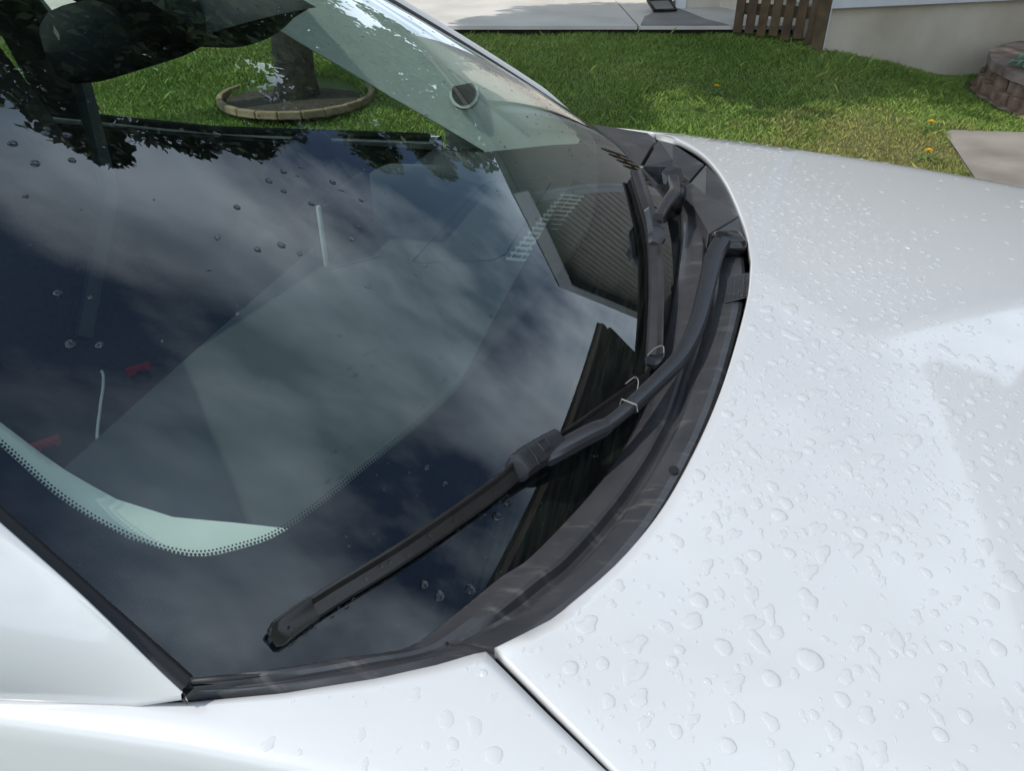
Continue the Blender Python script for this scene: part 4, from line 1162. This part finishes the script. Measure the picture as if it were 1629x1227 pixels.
MB().tube(smooth_path([q - u * .009 - t * .012 + n_ * .013, q - u * .008 + n_ * .018, q - u * .003 + t * .002 + n_ * .0165, q + u * .004 - t * .004 + n_ * .011, q + u * .0105 - t * .004 + n_ * .010], 18), .0006, 6).build('blade_clip', STEEL, w1)
# far wiper
tip2 = [(.250, -.256), (.245, -.186), (.237, -.086), (.220, .054), (.198, .160), (.172, .275)]
w2, path2 = make_wiper(tip2, None, 81, '', 4, .54, .70, True)
armf = [(.228, .06, 1.046), (.233, .11, 1.045), (.2405, .165, 1.044), (.243, .195, 1.040), (.240, .235, 1.036), (.236, .27, 1.036)]
af = flatp(armf, 24)
MB().sweep(af, [(a, b_ - .6) for a, b_ in AP], up, [(.014 + .004 * i / 23, .010) for i in range(24)]).build('arm', ARM, w2, smooth=True, auto=20)
b = MB(); pv = [(.222, .262, 1.026), (.245, .262, 1.024), (.254, .30, 1.022), (.246, .335, 1.030), (.224, .325, 1.038), (.216, .29, 1.036)]
b.add([(a, c, d) for a, c, d in pv] + [(a, c, d - .012) for a, c, d in pv], [(0, 1, 2, 3, 4, 5)] + [(i, i + 6, (i + 1) % 6 + 6, (i + 1) % 6) for i in range(6)])
b.build('pivot_cap', CAP, w2)
MB().tube([(.250, .268, .98), (.251, .268, 1.018), (.2515, .268, 1.026)], [.009, .009, .004], 12).build('pivot_nut', ARM, w2, smooth=True)
q = path2[3]; n_ = up_glass(q); t = (path2[6] - path2[1]).normalized(); u = t.cross(n_).normalized()
MB().tube(smooth_path([q + u * .009 + n_ * .012, q + u * .004 + t * .01 + n_ * .018, q - u * .004 + t * .004 + n_ * .014, q - u * .009 - t * .006 + n_ * .008], 14), .0006, 6).build('blade_clip', STEEL, w2)

# ------------------------------------------------------------------ raindrops
def drop_proto(seed, elong, lump, flat):
    g = random.Random(seed); K = 18
    ph = [g.random() * 6.28 for _ in range(4)]
    rad = [1 + lump * (.5 * math.sin(2 * a + ph[0]) + .35 * math.sin(3 * a + ph[1]) + .25 * math.sin(5 * a + ph[2])) for a in [2 * math.pi * k / K for k in range(K)]]
    prof_ = [(1.0, -.04), (.985, .10), (.93, .34), (.80, .62), (.58, .84), (.30, .96)]
    v = []; f = []
    for r, h in prof_:
        for k in range(K):
            a = 2 * math.pi * k / K
            v.append((rad[k] * r * math.cos(a) * elong, rad[k] * r * math.sin(a), h * flat))
    v.append((0, 0, flat))
    for i in range(len(prof_) - 1):
        for k in range(K):
            f.append((i * K + k, i * K + (k + 1) % K, (i + 1) * K + (k + 1) % K, (i + 1) * K + k))
    o = (len(prof_) - 1) * K
    f += [(o + k, o + (k + 1) % K, len(v) - 1) for k in range(K)]
    return v, f
protos = [drop_proto(s, e, l, fl) for s, e, l, fl in ((1, 1.0, .16, .21), (2, 1.25, .3, .17), (3, 1.5, .4, .16), (4, 1.1, .36, .16), (5, 1.9, .42, .14), (6, 1.0, .08, .27), (7, 1.45, .46, .14), (8, 1.15, .22, .20))]
pmesh, gmesh = [], []
for v, f in protos:
    me = bpy.data.meshes.new('raindrop'); me.from_pydata(v, [], f); me.polygons.foreach_set('use_smooth', [True] * len(f)); me.update(); me.materials.append(BEAD); pmesh.append(me); m2 = me.copy(); m2.materials.clear(); m2.materials.append(GDROP); gmesh.append(m2)
# scatter on hood and near fender
placed = []; cell = {}
def try_place(x, y, r, fn):
    k = (int(x / .03), int(y / .03))
    for i in range(k[0] - 1, k[0] + 2):
        for j in range(k[1] - 1, k[1] + 2):
            for (a, b_, r2) in cell.get((i, j), ()):
                if (a - x) ** 2 + (b_ - y) ** 2 < (r + r2) ** 2 * 1.15: return False
    cell.setdefault(k, []).append((x, y, r)); return True
cand = []
g = random.Random(21)
def on_hood(x, y):
    if x < .19 or abs(y) > interp(x, HX, HY) - .008 or x > 1.15: return False
    return x > hr(min(.653, abs(y))) + .008
for _ in range(120000):
    if len(cand) >= 2600: break
    x, y = g.uniform(.18, 1.12), g.uniform(-.76, .76)
    fnd = on_hood(x, y)
    if not fnd: continue
    # denser toward the cowl, thinner on the forward and far part
    dens = .30 + .70 * max(0, 1 - (x - hr(min(.653, abs(y)))) / .35)
    if y < -.50: dens *= .55
    back = x - hr(min(.653, abs(y)))
    if y > -.15: dens *= (.55 if back < .22 else .22) * (1 - .55 * ss((y + .15) / .6))
    if x > .62: dens *= .45
    if g.random() > dens: continue
    u = g.random(); big = .16 if y < -.45 else .06
    r = (.0012 + .0024 * u * u) if g.random() > big + .30 else ((.003 + .003 * u) if g.random() > .35 else (.0050 + .0040 * u * u))
    if y > -.1: r = min(r, .0042)
    if not on_hood(x - 1.5 * r, abs(y) + 1.8 * r) and abs(y) > .5: r = .0013
    if not try_place(x, y, r * 1.2, Sz): continue
    cand.append((x, y, r, 'hood', Sz))
for _ in range(3000):
    if sum(1 for c in cand if c[3] == 'fender') > 60: break
    x, y = g.uniform(-.2, .28), -g.uniform(.66, .76)
    yi, yc = interp(x, FX, FY), interp(x, CX, CY)
    r = g.choice((.0015, .002, .003, .0045, .006))
    if not (yi + .004 + 2.2 * r < -y < yc - .002 - r): continue
    if r > (yc - yi) * .35: r = .0015
    if not try_place(x, y, r * 1.2, Sz): continue
    cand.append((x, y, r, 'fender', Sz))
GD = [(-.207, -.274), (-.188, -.288), (-.168, -.274), (-.16, -.278), (-.141, -.3), (-.139, -.273), (-.125, -.303), (-.099, -.298), (-.1, -.245), (-.068, -.247), (-.105, -.398), (-.093, -.377), (-.051, -.316), (-.142, -.361), (-.275, -.439), (-.295, -.394), (-.299, -.431), (-.26, -.414), (-.281, -.388), (-.292, -.4), (.149, -.523), (.153, -.506), (.126, -.605), (.145, -.589), (.114, -.603), (-.189, -.543), (-.145, -.564), (-.16, -.575)]
gl_d = [(x, y, (.0042 if k in (14, 20, 21, 22, 23) else .0028 + .0012 * g.random()), 'glass', Wz) for k, (x, y) in enumerate(GD)]
# a fine spray of small drops up the far and upper glass
spray = []
for _ in range(6000):
    if len(spray) > 600: break
    t = g.random(); x = g.uniform(-.62, .12); y = g.uniform(-.55, .70)
    if abs(y) > ye(x) - .03: continue
    lim = .48 - .9 * (x + .25) if x > -.4 else -.1
    if y < lim and g.random() > .22: continue
    spray.append((x, y, .0008 + .0016 * g.random() ** 2, 'glass', Wz))
cand_h = sorted(cand, key=lambda c: -c[2] / ((Vector((c[0], c[1], 1.0)) - CAMP).length))
LAB = {'hood': ('raindrop bead lying on the white painted hood', 'raindrops on the hood'),
       'fender': ('raindrop bead on the narrow white fender strip below the hood gap', 'raindrops on the fender'),
       'glass': ('clear raindrop clinging to the windshield glass', 'raindrops on the windshield')}
def drop_matrix(x, y, r, fn, ang):
    n_ = nrm(fn, x, y); q = Vector((0, 0, 1)).rotation_difference(n_)
    return Matrix.Translation((x, y, fn(x, y) + .0002)) @ q.to_matrix().to_4x4() @ Matrix.Rotation(ang, 4, 'Z') @ Matrix.Diagonal((r, r, r, 1))
indiv = cand_h[:265] + gl_d
for c in indiv:
    o = bpy.data.objects.new('raindrop', pmesh[g.randrange(8)] if c[3] != 'glass' else gmesh[5 if g.random() < .6 else 0]); COL.objects.link(o)
    o.matrix_world = drop_matrix(c[0], c[1], c[2], c[4], g.choice((1.2, 1.5, 1.8, 2.1, 1.0)) + g.uniform(-.3, .3))
    tag(o, LAB[c[3]][0], 'raindrop', LAB[c[3]][1])
def drop_mass(lst, name, label, m_):
    VV, FF = [], []; base = 0
    for c in lst:
        v, f = protos[g.randrange(8)]
        M = drop_matrix(c[0], c[1], c[2], c[4], g.uniform(.8, 2.2)); A = np.array(M)
        pv_ = np.c_[np.array(v), np.ones(len(v))] @ A.T
        VV.append(pv_[:, :3]); FF += [tuple(base + i for i in q) for q in f]; base += len(v)
    VV = np.concatenate(VV)
    return obj(name, VV.tolist(), FF, m_, smooth=True, label=label, cat='rain spray', kind='stuff')
drop_mass(cand_h[265:], 'fine_raindrops', 'fine scatter of small rain beads over the white hood', BEAD)
drop_mass(spray, 'glass_spray', 'fine spray of tiny drops on the far windshield', GDROP)

# beads hanging on the near wiper
bead = []
def free_drop(p, n_, r):
    q = Vector((0, 0, 1)).rotation_difference(n_)
    return Matrix.Translation(p) @ q.to_matrix().to_4x4() @ Matrix.Rotation(g.uniform(0, 6), 4, 'Z') @ Matrix.Diagonal((r, r, r * 1.6, 1))
VV, FF, base = [], [], 0
mats_ = []
for k in range(70):
    i = g.randrange(4, 70); q = path[i]; n_ = up_glass(q); t = (path[i + 1] - path[i - 1]).normalized(); u = t.cross(n_).normalized()
    if g.random() < .6: mats_.append(free_drop(q + u * .0098 + n_ * .004, (u + n_ * .3).normalized(), g.uniform(.0008, .0022)))
    else: mats_.append(free_drop(q + u * g.uniform(.001, .006) + n_ * .0098, (u * .4 + n_).normalized(), g.uniform(.0006, .0016)))
for k in range(34):
    i = g.randrange(16, 58); q = ap[i]; t = (ap[i + 1] - ap[i - 1]).normalized(); u = t.cross(up).normalized(); sc_ = arm_scale(i)
    mats_.append(free_drop(q + u * sc_[0] * g.uniform(-.3, .3) + up * sc_[1] * .40, up, g.uniform(.0006, .0014)))
for M in mats_:
    v, f = protos[g.choice((0, 5, 7))]
    VV.append((np.c_[np.array(v), np.ones(len(v))] @ np.array(M).T)[:, :3]); FF += [tuple(base + i for i in q) for q in f]; base += len(v)
obj('wiper_beads', np.concatenate(VV).tolist(), FF, GDROP, smooth=True, label='tiny rain beads clinging to the near black wiper', cat='rain beads', kind='stuff')
